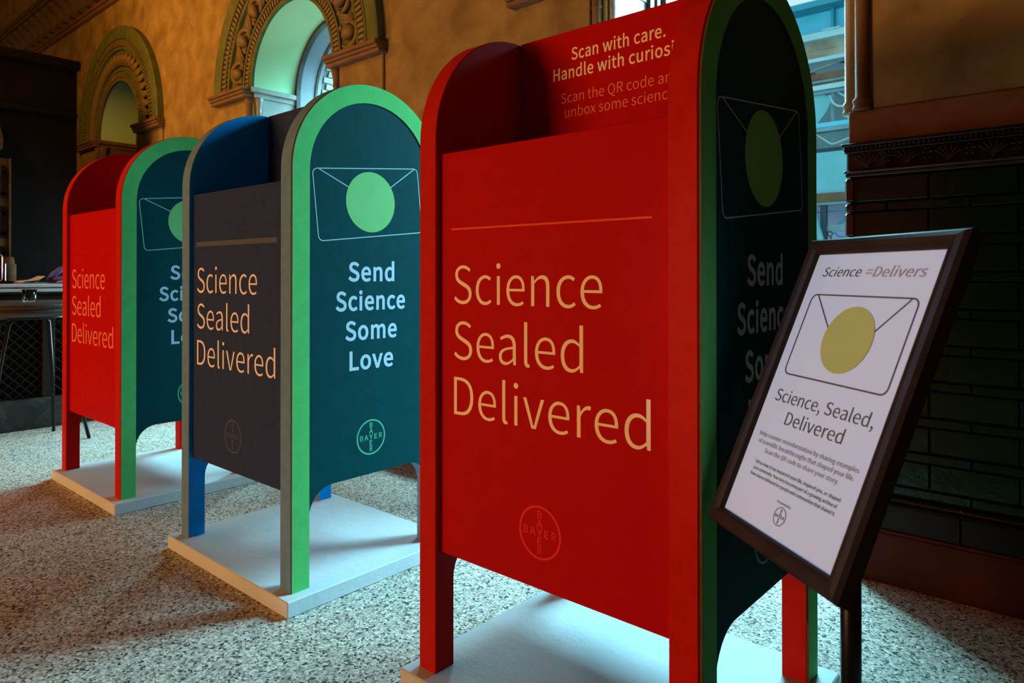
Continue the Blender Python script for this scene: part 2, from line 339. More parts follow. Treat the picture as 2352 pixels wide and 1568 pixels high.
# ------------------------------------------------------------------ lettering (outline font data)
GL = json.loads('''{",":[98,[[[24,-60,26,-67,58,-53],[77,-27,77,7,77,30],[67,44,50,44,37,44],[26,36,26,22,26,8],[37,-1,50,-1,51,-1],[52,0,54,0,53,-21],[40,-38,19,-48,21,-54]]]],"-":[122,[[[16,94,16,86,46,86],[76,86,106,86,106,94],[106,102,106,110,76,110],[46,110,16,110,16,102]]]],".":[98,[[[36,-5,49,-5,61,-5],[72,5,72,20,72,34],[61,44,49,44,36,44],[26,34,26,20,26,5]]]],"=":[195,[[[13,167,13,159,69,159],[125,159,181,159,181,167],[181,175,181,183,125,183],[69,183,13,183,13,175]],[[13,83,13,75,69,75],[125,75,181,75,181,83],[181,91,181,99,125,99],[69,99,13,99,13,91]]]],"A":[213,[[[30,86,1,0,12,0],[23,0,34,0,42,26],[51,52,59,78,90,78],[121,78,153,78,161,52],[169,26,177,0,189,0],[200,0,211,0,182,86],[153,171,124,257,112,257],[100,257,88,257,59,171]],[[93,104,67,104,71,117],[75,130,79,144,89,173],[97,200,105,230,106,230],[106,230,106,230,115,201],[123,173,132,144,136,130],[141,117,145,104,119,104]]]],"B":[230,[[[35,86,35,0,63,0],[90,0,117,0,174,0],[214,25,214,75,214,110],[193,131,162,137,162,137],[162,138,162,138,186,146],[200,168,200,194,200,239],[163,257,111,257,86,257],[61,257,35,257,35,171]],[[80,148,68,148,68,176],[68,203,68,231,81,231],[94,231,107,231,147,231],[168,220,168,190,168,164],[150,148,106,148,93,148]],[[83,26,68,26,68,58],[68,90,68,123,83,123],[97,123,112,123,158,123],[182,108,182,76,182,42],[157,26,112,26,97,26]]]],"D":[241,[[[35,86,35,0,57,0],[79,0,101,0,178,0],[220,48,220,129,220,211],[178,257,99,257,78,257],[57,257,35,257,35,171]],[[77,27,68,27,68,95],[68,162,68,230,77,230],[87,230,97,230,157,230],[187,194,187,129,187,64],[157,27,97,27,87,27]]]],"E":[207,[[[35,86,35,0,86,0],[136,0,187,0,187,9],[187,18,187,28,147,28],[107,28,68,28,68,59],[68,90,68,121,100,121],[132,121,165,121,165,130],[165,140,165,149,132,149],[100,149,68,149,68,176],[68,202,68,229,106,229],[145,229,183,229,183,238],[183,248,183,257,134,257],[85,257,35,257,35,171]]]],"H":[255,[[[35,86,35,0,46,0],[57,0,68,0,68,40],[68,81,68,121,107,121],[147,121,187,121,187,81],[187,40,187,0,198,0],[209,0,220,0,220,86],[220,171,220,257,209,257],[198,257,187,257,187,221],[187,185,187,149,147,149],[107,149,68,149,68,185],[68,221,68,257,57,257],[46,257,35,257,35,171]]]],"L":[190,[[[35,86,35,0,84,0],[132,0,180,0,180,9],[180,18,180,28,143,28],[105,28,68,28,68,104],[68,180,68,257,57,257],[46,257,35,257,35,171]]]],"P":[222,[[[35,86,35,0,46,0],[57,0,68,0,68,34],[68,68,68,102,82,102],[96,102,110,102,166,102],[204,127,204,181,204,237],[166,257,109,257,84,257],[60,257,35,257,35,171]],[[80,129,68,129,68,162],[68,196,68,230,80,230],[92,230,104,230,150,230],[172,219,172,181,172,145],[151,129,106,129,93,129]]]],"Q":[260,[[[176,22,130,22,84,22],[54,64,54,129,54,193],[84,233,130,233,176,233],[206,193,206,129,206,64]],[[161,-64,208,-64,224,-64],[237,-62,245,-58,243,-50],[241,-42,239,-34,232,-36],[223,-37,212,-37,184,-37],[160,-26,149,-3,203,6],[239,55,239,129,239,211],[194,261,130,261,65,261],[20,211,20,129,20,54],[58,4,114,-4,129,-39]]]],"R":[223,[[[82,135,68,135,68,167],[68,199,68,230,82,230],[96,230,111,230,151,230],[173,218,173,185,173,151],[151,135,111,135,96,135]],[[155,36,176,0,188,0],[200,0,213,0,191,37],[169,75,147,112,182,121],[205,145,205,185,205,238],[168,257,116,257,89,257],[62,257,35,257,35,171],[35,86,35,0,46,0],[57,0,68,0,68,36],[68,73,68,109,83,109],[98,109,114,109,135,73]]]],"S":[209,[[[70,-5,106,-5,160,-5],[194,28,194,68,194,106],[171,124,141,137,129,142],[116,147,104,153,84,161],[62,171,62,196,62,218],[81,233,110,233,133,233],[152,224,168,209,174,216],[179,223,185,230,167,248],[140,261,110,261,63,261],[29,233,29,193,29,156],[57,138,81,127,93,122],[105,117,118,111,142,100],[161,92,161,65,161,41],[141,24,107,24,80,24],[54,36,36,56,30,48],[23,41,17,33,39,10]]]],"T":[210,[[[89,76,89,0,99,0],[110,0,121,0,121,76],[121,153,121,229,147,229],[173,229,199,229,199,238],[199,248,199,257,136,257],[74,257,11,257,11,248],[11,238,11,229,37,229],[63,229,89,229,89,153]]]],"Y":[186,[[[77,33,77,0,87,0],[98,0,109,0,109,33],[109,66,109,99,135,152],[160,204,186,257,175,257],[164,257,153,257,142,232],[131,208,120,184,112,165],[103,147,94,128,93,128],[93,128,92,128,83,147],[76,165,67,184,56,208],[45,232,34,257,23,257],[11,257,0,257,25,204],[51,152,77,99,77,66]]]],"a":[197,[[[44,-5,76,-5,99,-5],[121,8,139,23,139,23],[140,23,140,23,141,15],[142,8,143,0,152,0],[160,0,169,0,169,39],[169,78,169,117,169,164],[150,195,103,195,72,195],[46,181,29,170,33,163],[37,155,41,148,56,158],[76,168,98,168,129,168],[137,145,137,120,56,111],[21,91,21,49,21,15]],[[103,21,85,21,66,21],[51,30,51,51,51,76],[73,92,137,99,137,81],[137,64,137,46,119,30]]]],"b":[217,[[[98,-5,116,-5,159,-5],[199,33,199,98,199,157],[172,195,123,195,102,195],[81,183,63,168,63,180],[64,191,64,202,64,228],[64,253,64,279,54,279],[43,279,32,279,32,186],[32,93,32,0,41,0],[49,0,58,0,59,7],[60,13,61,20,61,20],[62,20,62,20,78,5]],[[142,22,111,22,98,22],[81,27,64,42,64,75],[64,109,64,142,82,159],[99,168,115,168,151,168],[165,140,165,98,165,51]]]],"c":[179,[[[57,-5,107,-5,130,-5],[152,5,169,19,164,26],[159,34,155,41,143,30],[127,22,110,22,75,22],[51,51,51,95,51,139],[76,168,111,168,126,168],[138,161,149,152,154,159],[160,166,165,173,152,185],[134,195,110,195,61,195],[18,158,18,95,18,32]]]],"d":[217,[[[49,-5,97,-5,120,-5],[140,8,155,22,155,22],[155,22,156,22,157,15],[158,7,159,0,167,0],[176,0,185,0,185,93],[185,186,185,279,174,279],[163,279,153,279,153,254],[153,230,153,206,153,195],[154,184,154,173,138,187],[123,195,101,195,57,195],[19,157,19,95,19,32]],[[121,22,104,22,71,22],[51,49,51,95,51,139],[76,168,106,168,122,168],[137,162,153,148,153,115],[153,82,153,48,137,31]]]],"e":[194,[[[58,-5,109,-5,135,-5],[155,4,172,15,168,22],[164,29,160,36,146,27],[131,21,113,21,77,21],[52,47,50,88,92,88],[135,88,178,88,179,92],[179,99,179,106,179,160],[152,195,103,195,60,195],[18,157,18,95,18,32]],[[83,110,49,110,53,148],[77,169,104,169,134,169],[151,149,151,110,117,110]]]],"f":[114,[[[12,172,12,164,20,164],[29,164,37,164,37,109],[37,55,37,0,48,0],[59,0,69,0,69,55],[69,109,69,164,83,164],[96,164,110,164,110,173],[110,181,110,190,96,190],[83,190,69,190,69,200],[69,210,69,220,69,245],[78,258,96,258,103,258],[111,256,118,252,120,261],[122,269,125,277,116,281],[105,283,93,283,55,283],[37,259,37,221,37,210],[37,200,37,190,29,190],[20,189,12,188,12,180]]]],"g":[198,[[[50,-88,96,-88,155,-88],[193,-57,193,-22,193,10],[170,23,126,23,114,23],[101,23,89,23,63,23],[56,32,56,44,56,55],[61,61,68,67,76,63],[87,60,96,60,135,60],[166,86,166,126,166,143],[159,157,150,166,163,166],[176,166,189,166,189,174],[189,182,189,190,167,190],[145,190,123,190,116,193],[107,195,96,195,58,195],[25,169,25,127,25,104],[37,86,50,76,50,76],[50,75,50,75,40,68],[29,55,29,39,29,24],[36,14,46,8,46,7],[46,7,46,6,28,-5],[18,-20,18,-37,18,-69]],[[118,82,96,82,74,82],[56,99,56,127,56,155],[74,172,96,172,119,172],[137,155,137,127,137,99]],[[138,-65,101,-65,66,-65],[46,-53,46,-32,46,-21],[51,-10,65,0,74,-2],[83,-3,90,-3,101,-3],[112,-3,123,-3,148,-3],[161,-9,161,-27,161,-47]]]],"h":[213,[[[32,93,32,0,43,0],[54,0,64,0,64,46],[64,92,64,138,83,157],[97,167,116,167,141,167],[152,152,152,116,152,77],[152,39,152,0,163,0],[174,0,184,0,184,40],[184,80,184,120,184,169],[166,195,126,195,100,195],[81,181,63,163,63,176],[64,189,64,202,64,228],[64,253,64,279,54,279],[43,279,32,279,32,186]]]],"i":[97,[[[32,63,32,0,43,0],[54,0,64,0,64,63],[64,127,64,190,54,190],[43,190,32,190,32,127]],[[36,229,48,229,61,229],[70,238,70,251,70,263],[61,271,48,271,36,271],[27,263,27,251,27,238]]]],"k":[194,[[[32,93,32,0,43,0],[53,0,64,0,64,17],[64,33,64,50,76,64],[88,78,99,92,118,61],[137,31,155,0,167,0],[178,0,190,0,166,38],[142,76,118,113,139,139],[160,165,181,190,169,190],[158,190,146,190,119,157],[92,123,65,90,65,90],[64,90,64,90,64,153],[64,216,64,279,53,279],[43,279,32,279,32,186]]]],"l":[100,[[[42,-5,66,-5,75,-5],[80,-3,84,-2,83,6],[81,15,80,23,76,22],[75,22,73,22,68,22],[64,26,64,36,64,117],[64,198,64,279,54,279],[43,279,32,279,32,198],[32,118,32,38,32,11]]]],"m":[325,[[[32,63,32,0,43,0],[54,0,64,0,64,46],[64,92,64,138,82,158],[98,167,112,167,136,167],[147,152,147,116,147,77],[147,39,147,0,158,0],[169,0,179,0,179,46],[179,92,179,138,197,158],[213,167,227,167,251,167],[263,152,263,116,263,77],[263,39,263,0,273,0],[284,0,294,0,294,40],[294,80,294,120,294,169],[276,195,237,195,214,195],[194,180,174,159,166,181],[151,195,121,195,99,195],[79,181,62,162,62,162],[62,162,62,162,61,172],[60,181,58,190,50,190],[41,190,32,190,32,127]]]],"n":[214,[[[32,63,32,0,43,0],[54,0,64,0,64,46],[64,92,64,138,83,157],[97,167,116,167,141,167],[152,152,152,116,152,77],[152,39,152,0,163,0],[174,0,184,0,184,40],[184,80,184,120,184,169],[166,195,126,195,100,195],[80,181,62,162,62,162],[62,162,62,162,61,172],[60,181,58,190,50,190],[41,190,32,190,32,127]]]],"o":[213,[[[60,-5,106,-5,153,-5],[194,32,194,95,194,158],[153,195,106,195,60,195],[18,158,18,95,18,32]],[[139,22,106,22,73,22],[51,51,51,95,51,139],[73,168,106,168,139,168],[161,139,161,95,161,51]]]],"p":[217,[[[32,10,32,-80,43,-80],[54,-80,64,-80,64,-59],[64,-37,64,-16,64,-5],[64,6,63,18,81,3],[99,-5,116,-5,159,-5],[199,33,199,98,199,157],[172,195,123,195,101,195],[79,182,62,168,62,168],[62,168,62,168,61,175],[60,183,58,190,50,190],[41,190,32,190,32,100]],[[142,22,111,22,98,22],[81,27,64,42,64,75],[64,109,64,142,83,159],[99,168,115,168,151,168],[165,140,165,98,165,51]]]],"r":[136,[[[32,63,32,0,43,0],[54,0,64,0,64,41],[64,81,64,122,77,154],[96,166,112,166,120,166],[124,165,131,163,133,172],[135,182,137,191,131,194],[125,195,116,195,95,195],[76,180,62,155,62,155],[62,155,62,155,61,167],[60,179,58,190,50,190],[41,190,32,190,32,127]]]],"s":[164,[[[55,-5,82,-5,127,-5],[151,21,151,52,151,88],[121,99,93,110,72,118],[52,125,52,143,52,158],[63,170,88,170,104,170],[118,163,131,153,136,160],[141,167,146,173,132,185],[111,195,87,195,46,195],[22,171,22,141,22,109],[50,96,77,86,98,78],[120,69,120,50,120,34],[108,20,83,20,60,20],[43,29,27,43,21,36],[16,29,11,22,29,7]]]],"t":[132,[[[51,-5,92,-5,104,-5],[116,-1,127,2,125,11],[123,19,121,27,114,24],[106,21,99,21,77,21],[70,35,70,58,70,93],[70,129,70,164,87,164],[104,164,121,164,121,173],[121,181,121,190,104,190],[87,190,70,190,70,208],[70,226,70,244,61,244],[52,244,43,244,42,226],[41,208,40,190,30,190],[19,189,9,188,9,180],[9,172,9,164,19,164],[28,164,38,164,38,129],[38,94,38,59,38,21]]]],"u":[213,[[[48,-5,88,-5,114,-5],[133,9,151,30,151,30],[151,30,152,30,152,20],[153,10,154,0,163,0],[172,0,181,0,181,63],[181,127,181,190,170,190],[159,190,149,190,149,145],[149,100,149,55,131,33],[117,23,97,23,72,23],[62,38,62,74,62,112],[62,151,62,190,51,190],[40,190,29,190,29,150],[29,110,29,70,29,21]]]],"v":[183,[[[50,63,73,0,86,0],[98,0,111,0,133,63],[155,127,178,190,167,190],[157,190,146,190,134,154],[122,118,110,82,105,63],[98,44,93,26,92,26],[92,26,91,26,85,44],[79,63,74,82,62,118],[50,154,38,190,27,190],[16,190,5,190,27,127]]]],"w":[281,[[[45,63,62,0,75,0],[87,0,99,0,108,34],[117,68,126,102,131,120],[135,138,139,157,140,157],[141,157,141,157,146,138],[149,120,154,103,163,68],[172,34,181,0,194,0],[207,0,220,0,237,63],[255,127,272,190,261,190],[251,190,241,190,232,153],[222,117,213,80,209,62],[206,45,202,27,201,27],[201,27,200,27,195,45],[191,62,187,80,177,117],[167,153,157,190,146,190],[136,190,126,190,116,153],[106,117,96,80,91,62],[87,45,83,27,83,27],[82,27,82,27,78,45],[74,62,70,80,61,117],[51,153,42,190,31,190],[20,190,9,190,27,127]]]],"x":[175,[[[26,33,5,0,16,0],[28,0,39,0,47,15],[56,30,64,44,71,56],[77,68,84,78,84,78],[85,78,85,78,93,68],[100,56,106,44,115,30],[125,15,134,0,146,0],[157,0,169,0,148,32],[127,64,106,96,126,127],[145,159,164,190,153,190],[142,190,131,190,123,176],[115,162,107,148,102,138],[96,127,91,117,90,117],[90,117,89,117,83,127],[76,138,70,148,62,162],[53,176,45,190,33,190],[22,190,10,190,29,160],[49,129,68,99,47,66]]]],"y":[183,[[[27,-82,35,-82,73,-82],[93,-53,106,-16,130,53],[154,121,178,190,167,190],[157,190,147,190,135,155],[124,120,112,85,107,68],[102,48,97,31,96,31],[96,31,95,31,89,49],[82,68,76,85,63,120],[51,155,38,190,27,190],[16,190,5,190,30,127],[55,63,81,0,79,-5],[78,-10,77,-15,69,-38],[55,-56,34,-56,29,-56],[23,-54,19,-53,17,-61],[15,-70,13,-78,19,-81]]]]," ":[78,[]]}''')
GL['Y'] = [186, [[[x0, y0, x1, y1, x2, y2] for (x0, y0, x1, y1, x2, y2) in [
    (51, 66, 77, 0, 88, 0), (98, 0, 109, 0, 109, 33), (109, 66, 109, 99, 135, 152), (160, 204, 186, 257, 175, 257), (163, 257, 152, 257, 132, 214),
    (113, 171, 93, 128, 73, 171), (54, 214, 34, 257, 23, 257), (11, 257, 0, 257, 26, 204), (51, 152, 77, 99, 77, 66)]]]]
GL['Y'][1][0][0][0:2] = [77, 33]
CAP = 257.0
from mathutils.geometry import delaunay_2d_cdt
_glyphs = {}
def glyph(ch, weight, res):
    """filled triangles of one letter; weight swells (+) or thins (-) the strokes, in font units"""
    key = (ch, weight, res)
    if key in _glyphs: return _glyphs[key]
    loops = []
    for sp in GL[ch][1]:
        P = []; n = len(sp)
        for i in range(n):
            a, b = sp[i], sp[(i + 1) % n]
            p0, p1, p2, p3 = (a[2], a[3]), (a[4], a[5]), (b[0], b[1]), (b[2], b[3])
            d = abs((p3[0] - p0[0]) * (p1[1] - p0[1]) - (p3[1] - p0[1]) * (p1[0] - p0[0])) + abs((p3[0] - p0[0]) * (p2[1] - p0[1]) - (p3[1] - p0[1]) * (p2[0] - p0[0]))
            k = 1 if d < 40 else res
            for q in range(k):
                t = q / k; u = 1 - t
                x = u**3 * p0[0] + 3 * u * u * t * p1[0] + 3 * u * t * t * p2[0] + t**3 * p3[0]
                y = u**3 * p0[1] + 3 * u * u * t * p1[1] + 3 * u * t * t * p2[1] + t**3 * p3[1]
                if not P or math.hypot(x - P[-1][0], y - P[-1][1]) > 0.8: P.append((x, y))
        while len(P) > 3 and math.hypot(P[0][0] - P[-1][0], P[0][1] - P[-1][1]) < 0.8: P.pop()
        loops.append(P)
    def area(P): return sum(P[i - 1][0] * P[i][1] - P[i][0] * P[i - 1][1] for i in range(len(P))) / 2
    big = max(loops, key=lambda P: abs(area(P)))
    sg = 1 if area(big) > 0 else -1
    if weight:
        out = []
        for P in loops:
            n = len(P); Q = []
            for i in range(n):
                a, p, b = P[i - 1], P[i], P[(i + 1) % n]
                d1 = (p[0] - a[0], p[1] - a[1]); d2 = (b[0] - p[0], b[1] - p[1])
                l1 = math.hypot(*d1) or 1; l2 = math.hypot(*d2) or 1
                n1 = (d1[1] / l1 * sg, -d1[0] / l1 * sg); n2 = (d2[1] / l2 * sg, -d2[0] / l2 * sg)
                m = (n1[0] + n2[0], n1[1] + n2[1]); mm = m[0] ** 2 + m[1] ** 2
                k = 2 / mm if mm > 0.9 else 2.2
                Q.append((p[0] + m[0] * k * weight, p[1] + m[1] * k * weight))
            out.append(Q)
        loops = out
    V = []; E = []
    for P in loops:
        b = len(V); V += [Vector(p) for p in P]; E += [(b + i, b + (i + 1) % len(P)) for i in range(len(P))]
    ov, oe, of = delaunay_2d_cdt(V, E, [], 0, 1e-4)[:3]
    def inside(x, y):
        c = 0
        for P in loops:
            for i in range(len(P)):
                (x1, y1), (x2, y2) = P[i - 1], P[i]
                if (y1 > y) != (y2 > y) and x < (x2 - x1) * (y - y1) / (y2 - y1) + x1:
                    c += 1 if y2 > y1 else -1
        return c != 0
    T = []
    for f in of:
        cx = sum(ov[i].x for i in f) / len(f); cy = sum(ov[i].y for i in f) / len(f)
        if inside(cx, cy): T.append(tuple(f))
    r = ([(v.x, v.y) for v in ov], T); _glyphs[key] = r
    return r
def lettering(name, lines, m, parent, plane, depth, weight=0.0, track=0.0, align='left', label=None, slant=0.0, M4=None):
    """lines: (text, x, baseline, cap height, width or None) ; x = left edge, or centre when align='centre'"""
    allV = []; allF = []
    MX = PLANE[plane] if M4 is None else M4
    for (s, x, z, cap, width) in lines:
        res = 8 if cap > 0.03 else (4 if cap > 0.012 else 2)
        pos = 0.0; GLY = []
        for ch in s:
            if ch != ' ': GLY.append((glyph(ch, weight, res), pos))
            pos += GL[ch][0] + track
        xs = [v[0] + p for (g, p) in GLY for v in g[0]]; x0, x1 = min(xs), max(xs)
        ks = cap / CAP
        kx = ks if width is None else width / (x1 - x0)
        w = (x1 - x0) * kx; ox = x - w / 2 if align == 'centre' else x
        for (g, p) in GLY:
            base = len(allV)
            for v in g[0]:
                px = (v[0] + p - x0) * kx + ox; py = v[1] * ks + z
                px += slant * (py - z)
                allV.append(tuple(MX @ Vector((px, py, depth))))
            allF += [tuple(base + i for i in f) for f in g[1]]
    o = mk(name, allV, allF, m, parent)
    if label: o['label'] = label
    o['kind'] = 'stuff'
    return o
def flat(name, polys, m, parent, plane, depth, M4=None):
    V = []; F = []
    for P in polys:
        b = len(V)
        for p in P: V.append(tuple((PLANE[plane] if M4 is None else M4) @ Vector((p[0], p[1], depth))))
        F.append(tuple(range(b, b + len(P))))
    return mk(name, V, F, m, parent)
def strip(pts, w, closed=False):
    """quads along a polyline"""
    N = len(pts); L = []; R = []
    for i in range(N):
        a = pts[i - 1] if (i > 0 or closed) else pts[i]; b = pts[(i + 1) % N] if (i < N - 1 or closed) else pts[i]
        tx, ty = b[0] - a[0], b[1] - a[1]; l = math.hypot(tx, ty) or 1
        nx, ny = -ty / l * w / 2, tx / l * w / 2
        L.append((pts[i][0] + nx, pts[i][1] + ny)); R.append((pts[i][0] - nx, pts[i][1] - ny))
    out = []
    for i in range(N if closed else N - 1):
        j = (i + 1) % N
        out.append([L[i], R[i], R[j], L[j]])
    return out
def rrect(c0, ux, uy, w, h, r, n=5):
    """rounded rectangle outline from corner c0 with unit axes"""
    P = []
    for (cx, cy, a0) in ((w - r, h - r, 0), (r, h - r, PI / 2), (r, r, PI), (w - r, r, 1.5 * PI)):
        for i in range(n + 1):
            a = a0 + PI / 2 * i / n
            x, y = cx + r * math.cos(a), cy + r * math.sin(a)
            P.append((c0[0] + ux[0] * x + uy[0] * y, c0[1] + ux[1] * x + uy[1] * y))
    return P
def circle(cx, cy, r, n=64):
    return [(cx + r * math.cos(2 * PI * i / n), cy + r * math.sin(2 * PI * i / n)) for i in range(n)]
def emblem(cx, cy, r, m, parent, plane, depth, weight=6, M4=None, ring=0.085, ringname='emblem_ring'):
    flat(ringname, strip(circle(cx, cy, r * (1 - ring / 2)), r * ring, True), m, parent, plane, depth, M4)
    cap = r * 0.285; st = r * 0.335; L = []
    for i, ch in enumerate('BAYER'):
        d = (i - 2) * st
        L.append((ch, cx, cy - cap / 2 - d, cap, cap * (0.74 if ch in 'BER' else 0.98)))
        if i != 2: L.append((ch, cx + d, cy - cap / 2, cap, cap * (0.74 if ch in 'BER' else 0.98)))
    lettering('emblem_letters', L, m, parent, plane, depth, weight=weight, align='centre', M4=M4)

random.seed(7)
# ------------------------------------------------------------------ room shell
SX0, SX1, SY0, CZ = -9.5, 4.2, -6.2, 4.7
WT = 0.33
ARCH = [-5.42, -2.93, -0.437]
RAD, SPR = 0.41, 1.955
struct(box('floor', SX0, SX1, SY0, WT, -0.12, 0.0, M['floor']))
struct(box('ceiling', SX0, SX1, SY0, WT, CZ, CZ + 0.1, M['ceiling']))
struct(box('wall_left', SX0 - 0.15, SX0, SY0, WT, 0, CZ, M['room']))
struct(box('wall_right', SX1, SX1 + 0.15, SY0, WT, 0, CZ, M['room']))
struct(box('wall_front', SX0, SX1, SY0 - 0.15, SY0, 0, CZ, M['room']))
# arched back wall: one outline notched by the two tall arches, one hole for the blind window
out = [(SX0, 0.0)]
for c in ARCH[1:]:
    out += [(c - RAD, 0.0)] + arcpts(c, SPR, RAD, PI, 0, 40) + [(c + RAD, 0.0)]
out += [(SX1, 0.0), (SX1, CZ), (SX0, CZ)]
hole = [(ARCH[0] - RAD, 1.21)] + arcpts(ARCH[0], SPR, RAD, PI, 0, 40) + [(ARCH[0] + RAD, 1.21)]
LOWX = [(-4.62, -3.64), (-2.15, -1.20)]  # unseen low openings, added in the piers to let cool light through
LOWZ = (0.28, 1.10)
low = [[(a, LOWZ[0]), (b_, LOWZ[0]), (b_, LOWZ[1]), (a, LOWZ[1])] for a, b_ in LOWX]
wall_back = struct(plate('wall_back', [out, hole] + low, -WT, 0.0, M['plaster'], None, 'XZ'))

RING = [(0.409, 0.0), (0.409, -0.016), (0.430, -0.018), (0.433, -0.010), (0.480, -0.010), (0.483, -0.022), (0.497, -0.024), (0.500, -0.012),
        (0.53, -0.004), (0.60, -0.004), (0.640, -0.016), (0.646, -0.034), (0.662, -0.038), (0.668, -0.030), (0.722, -0.031), (0.726, -0.046),
        (0.738, -0.048), (0.742, -0.043), (0.815, -0.048), (0.825, -0.044), (0.825, 0.0)]
# shared relief meshes
def egg_mesh():
    b = B(); b.ell((0, -0.022, 0), 0.036, 0.026, 0.052, 12, 8)
    return b
def scroll_mesh():
    b = B()
    pts = []
    for i in range(15):
        a = -0.35 * PI + 1.65 * PI * i / 14
        r = 0.056 + 0.014 * i / 14
        pts.append((-r * math.cos(a) * 0.95 + 0.006, -0.016, r * math.sin(a) * 1.1))
    b.tube(pts, [0.006 + 0.010 * math.sin(PI * (i + 1) / 16) for i in range(15)], 6)
    b.ell((-0.045, -0.02, -0.055), 0.018, 0.014, 0.016, 8, 5)
    return b
def leaf_mesh():
    b = B()
    for k, off in enumerate((-0.026, 0.0, 0.026)):
        pts = [(off * (1 - 0.6 * t) + 0.030 * math.sin(PI * t) - 0.035 + 0.07 * t, -0.014 - 0.012 * math.sin(PI * t), -0.052 + 0.104 * t) for t in [i / 8 for i in range(9)]]
        b.tube(pts, [0.0035 + 0.0085 * math.sin(PI * (i + 0.6) / 9.5) for i in range(9)], 6)
    return b
def bead_mesh():
    b = B(); b.ell((0, -0.03, 0), 0.011, 0.013, 0.020, 8, 5); return b
def place_relief(proto, name, c, r, ang, m, parent, smooth=True, scale=1.0):
    # local z of the relief points along the radius
    if proto.get('me') is None:
        o = proto['b'].obj(name, m, parent, smooth); proto['me'] = o.data
    else:
        o = link(bpy.data.objects.new(name, proto['me']), parent)
    o.location = (c + r * math.cos(ang), 0, SPR + r * math.sin(ang))
    o.rotation_euler = (0, -(ang - PI / 2), 0)
    o.scale = (scale, scale, scale)
    return o
protos = {k: {'b': f()} for k, f in dict(egg=egg_mesh, scroll=scroll_mesh, leaf=leaf_mesh).items()}
for idx, c in enumerate(ARCH):
    tr = struct(sweep_arc('trim_%d' % (idx + 1), RING, c, SPR, PI, 0, 64, M['trim']))
    # dentils: joined because each is only a few pixels
    b = B()
    for (r0, r1, y0, y1, n) in ((0.672, 0.718, -0.030, -0.043, 74), (0.436, 0.478, -0.008, -0.020, 56)):
        for i in range(n):
            a0 = PI * (i + 0.22) / n; a1 = PI * (i + 0.78) / n
            V = []
            for y in (y0, y1):
                for (r, a) in ((r0, a0), (r1, a0), (r1, a1), (r0, a1)):
                    V.append((c + r * math.cos(a), y, SPR + r * math.sin(a)))
            b.add(V, [(4, 5, 6, 7), (0, 1, 5, 4), (1, 2, 6, 5), (2, 3, 7, 6), (3, 0, 4, 7)])
    o = b.obj('dentil_band', M['carving'], tr); o['kind'] = 'stuff'
    if idx == 0:
        for i in range(25):
            place_relief(protos['leaf'], 'carved_leaf', c, 0.572, PI * (i + 0.5) / 25, M['carving'], tr)
    else:
        for i in range(9):
            a = PI * (i + 0.5) / 9
            place_relief(protos['egg'], 'carved_egg', c, 0.570, a, M['carving'], tr)
            place_relief(protos['scroll'], 'carved_scroll', c, 0.570, a, M['carving'], tr)
            if i: place_relief(protos['leaf'], 'carved_leaf', c, 0.572, PI * i / 9, M['carving'], tr, scale=1.05)
    # arch lining: soffit, jambs, imposts, colonnettes, pier strips
    zb = 0.0 if idx else 1.21
    V = []; F = []
    pts = arcpts(c, SPR, RAD - 0.003, PI, 0, 48)
    for (x, z) in pts: V += [(x, 0.0, z), (x, 0.285, z)]
    F = [(2 * i, 2 * i + 2, 2 * i + 3, 2 * i + 1) for i in range(48)]
    mk('soffit', V, F, M['soffit'], tr, True)
    for sgn in (-1, 1):
        j = c + sgn * RAD
        box('jamb_panel', min(j, j - sgn * 0.006), max(j, j - sgn * 0.006), 0.052, 0.272, zb + (0.02 if idx else 0.0), 1.895, M['marble'] if idx else M['impost'], tr)
        # inward impost return
        bb = B(); a_, b_ = sorted((j, j - sgn * 0.012)); bb.box(a_, b_, 0.0, 0.285, 1.895, 1.925)
        a_, b_ = sorted((j, j - sgn * 0.024)); bb.box(a_, b_, -0.02, 0.285, 1.925, 1.952)
        bb.obj('impost_return', M['marble'] if idx else M['impost'], tr)
        # impost across the pier, front face
        e = c + sgn * 0.845
        a_, b_ = sorted((j, e)); bb = B()
        bb.box(a_, b_, -0.056, 0.0, 1.895, 1.915, 0.004); bb.box(a_, b_, -0.066, 0.0, 1.915, 1.932, 0.004); bb.box(a_, b_, -0.078, 0.0, 1.932, 1.952, 0.004)
        bb.obj('impost', M['impost'], tr)
        # pier strip and its dark groove
        a_, b_ = sorted((c + sgn * 0.472, c + sgn * 0.825))
        box('pier_strip', a_, b_, -0.014, 0.0, 1.296, 1.895, M['plaster'], tr, 0.003)
        a_, b_ = sorted((j, c + sgn * 0.825))
        box('plinth_block', a_, b_, -0.017, 0.0, 1.205, 1.296, M['stone_band'], tr, 0.003)
        # colonnette
        cc = B(); prof = [(0.026, 1.296), (0.026, 1.304), (0.0235, 1.309), (0.0235, 1.316), (0.026, 1.321), (0.024, 1.328), (0.0185, 1.334), (0.0185, 1.80), (0.022, 1.806), (0.019, 1.812), (0.020, 1.84), (0.027, 1.872), (0.03, 1.895)]
        cc.lathe(prof, 16, (c + sgn * 0.4435, -0.008, 0)); cc.obj('colonnette', M['impost'], tr, True)
        cc = B(); prof2 = [(r * 0.8, z) for r, z in prof]
        cc.lathe(prof2, 14, (c + sgn * 0.402, 0.030, 0)); cc.obj('colonnette', M['marble'] if idx else M['impost'], tr, True)

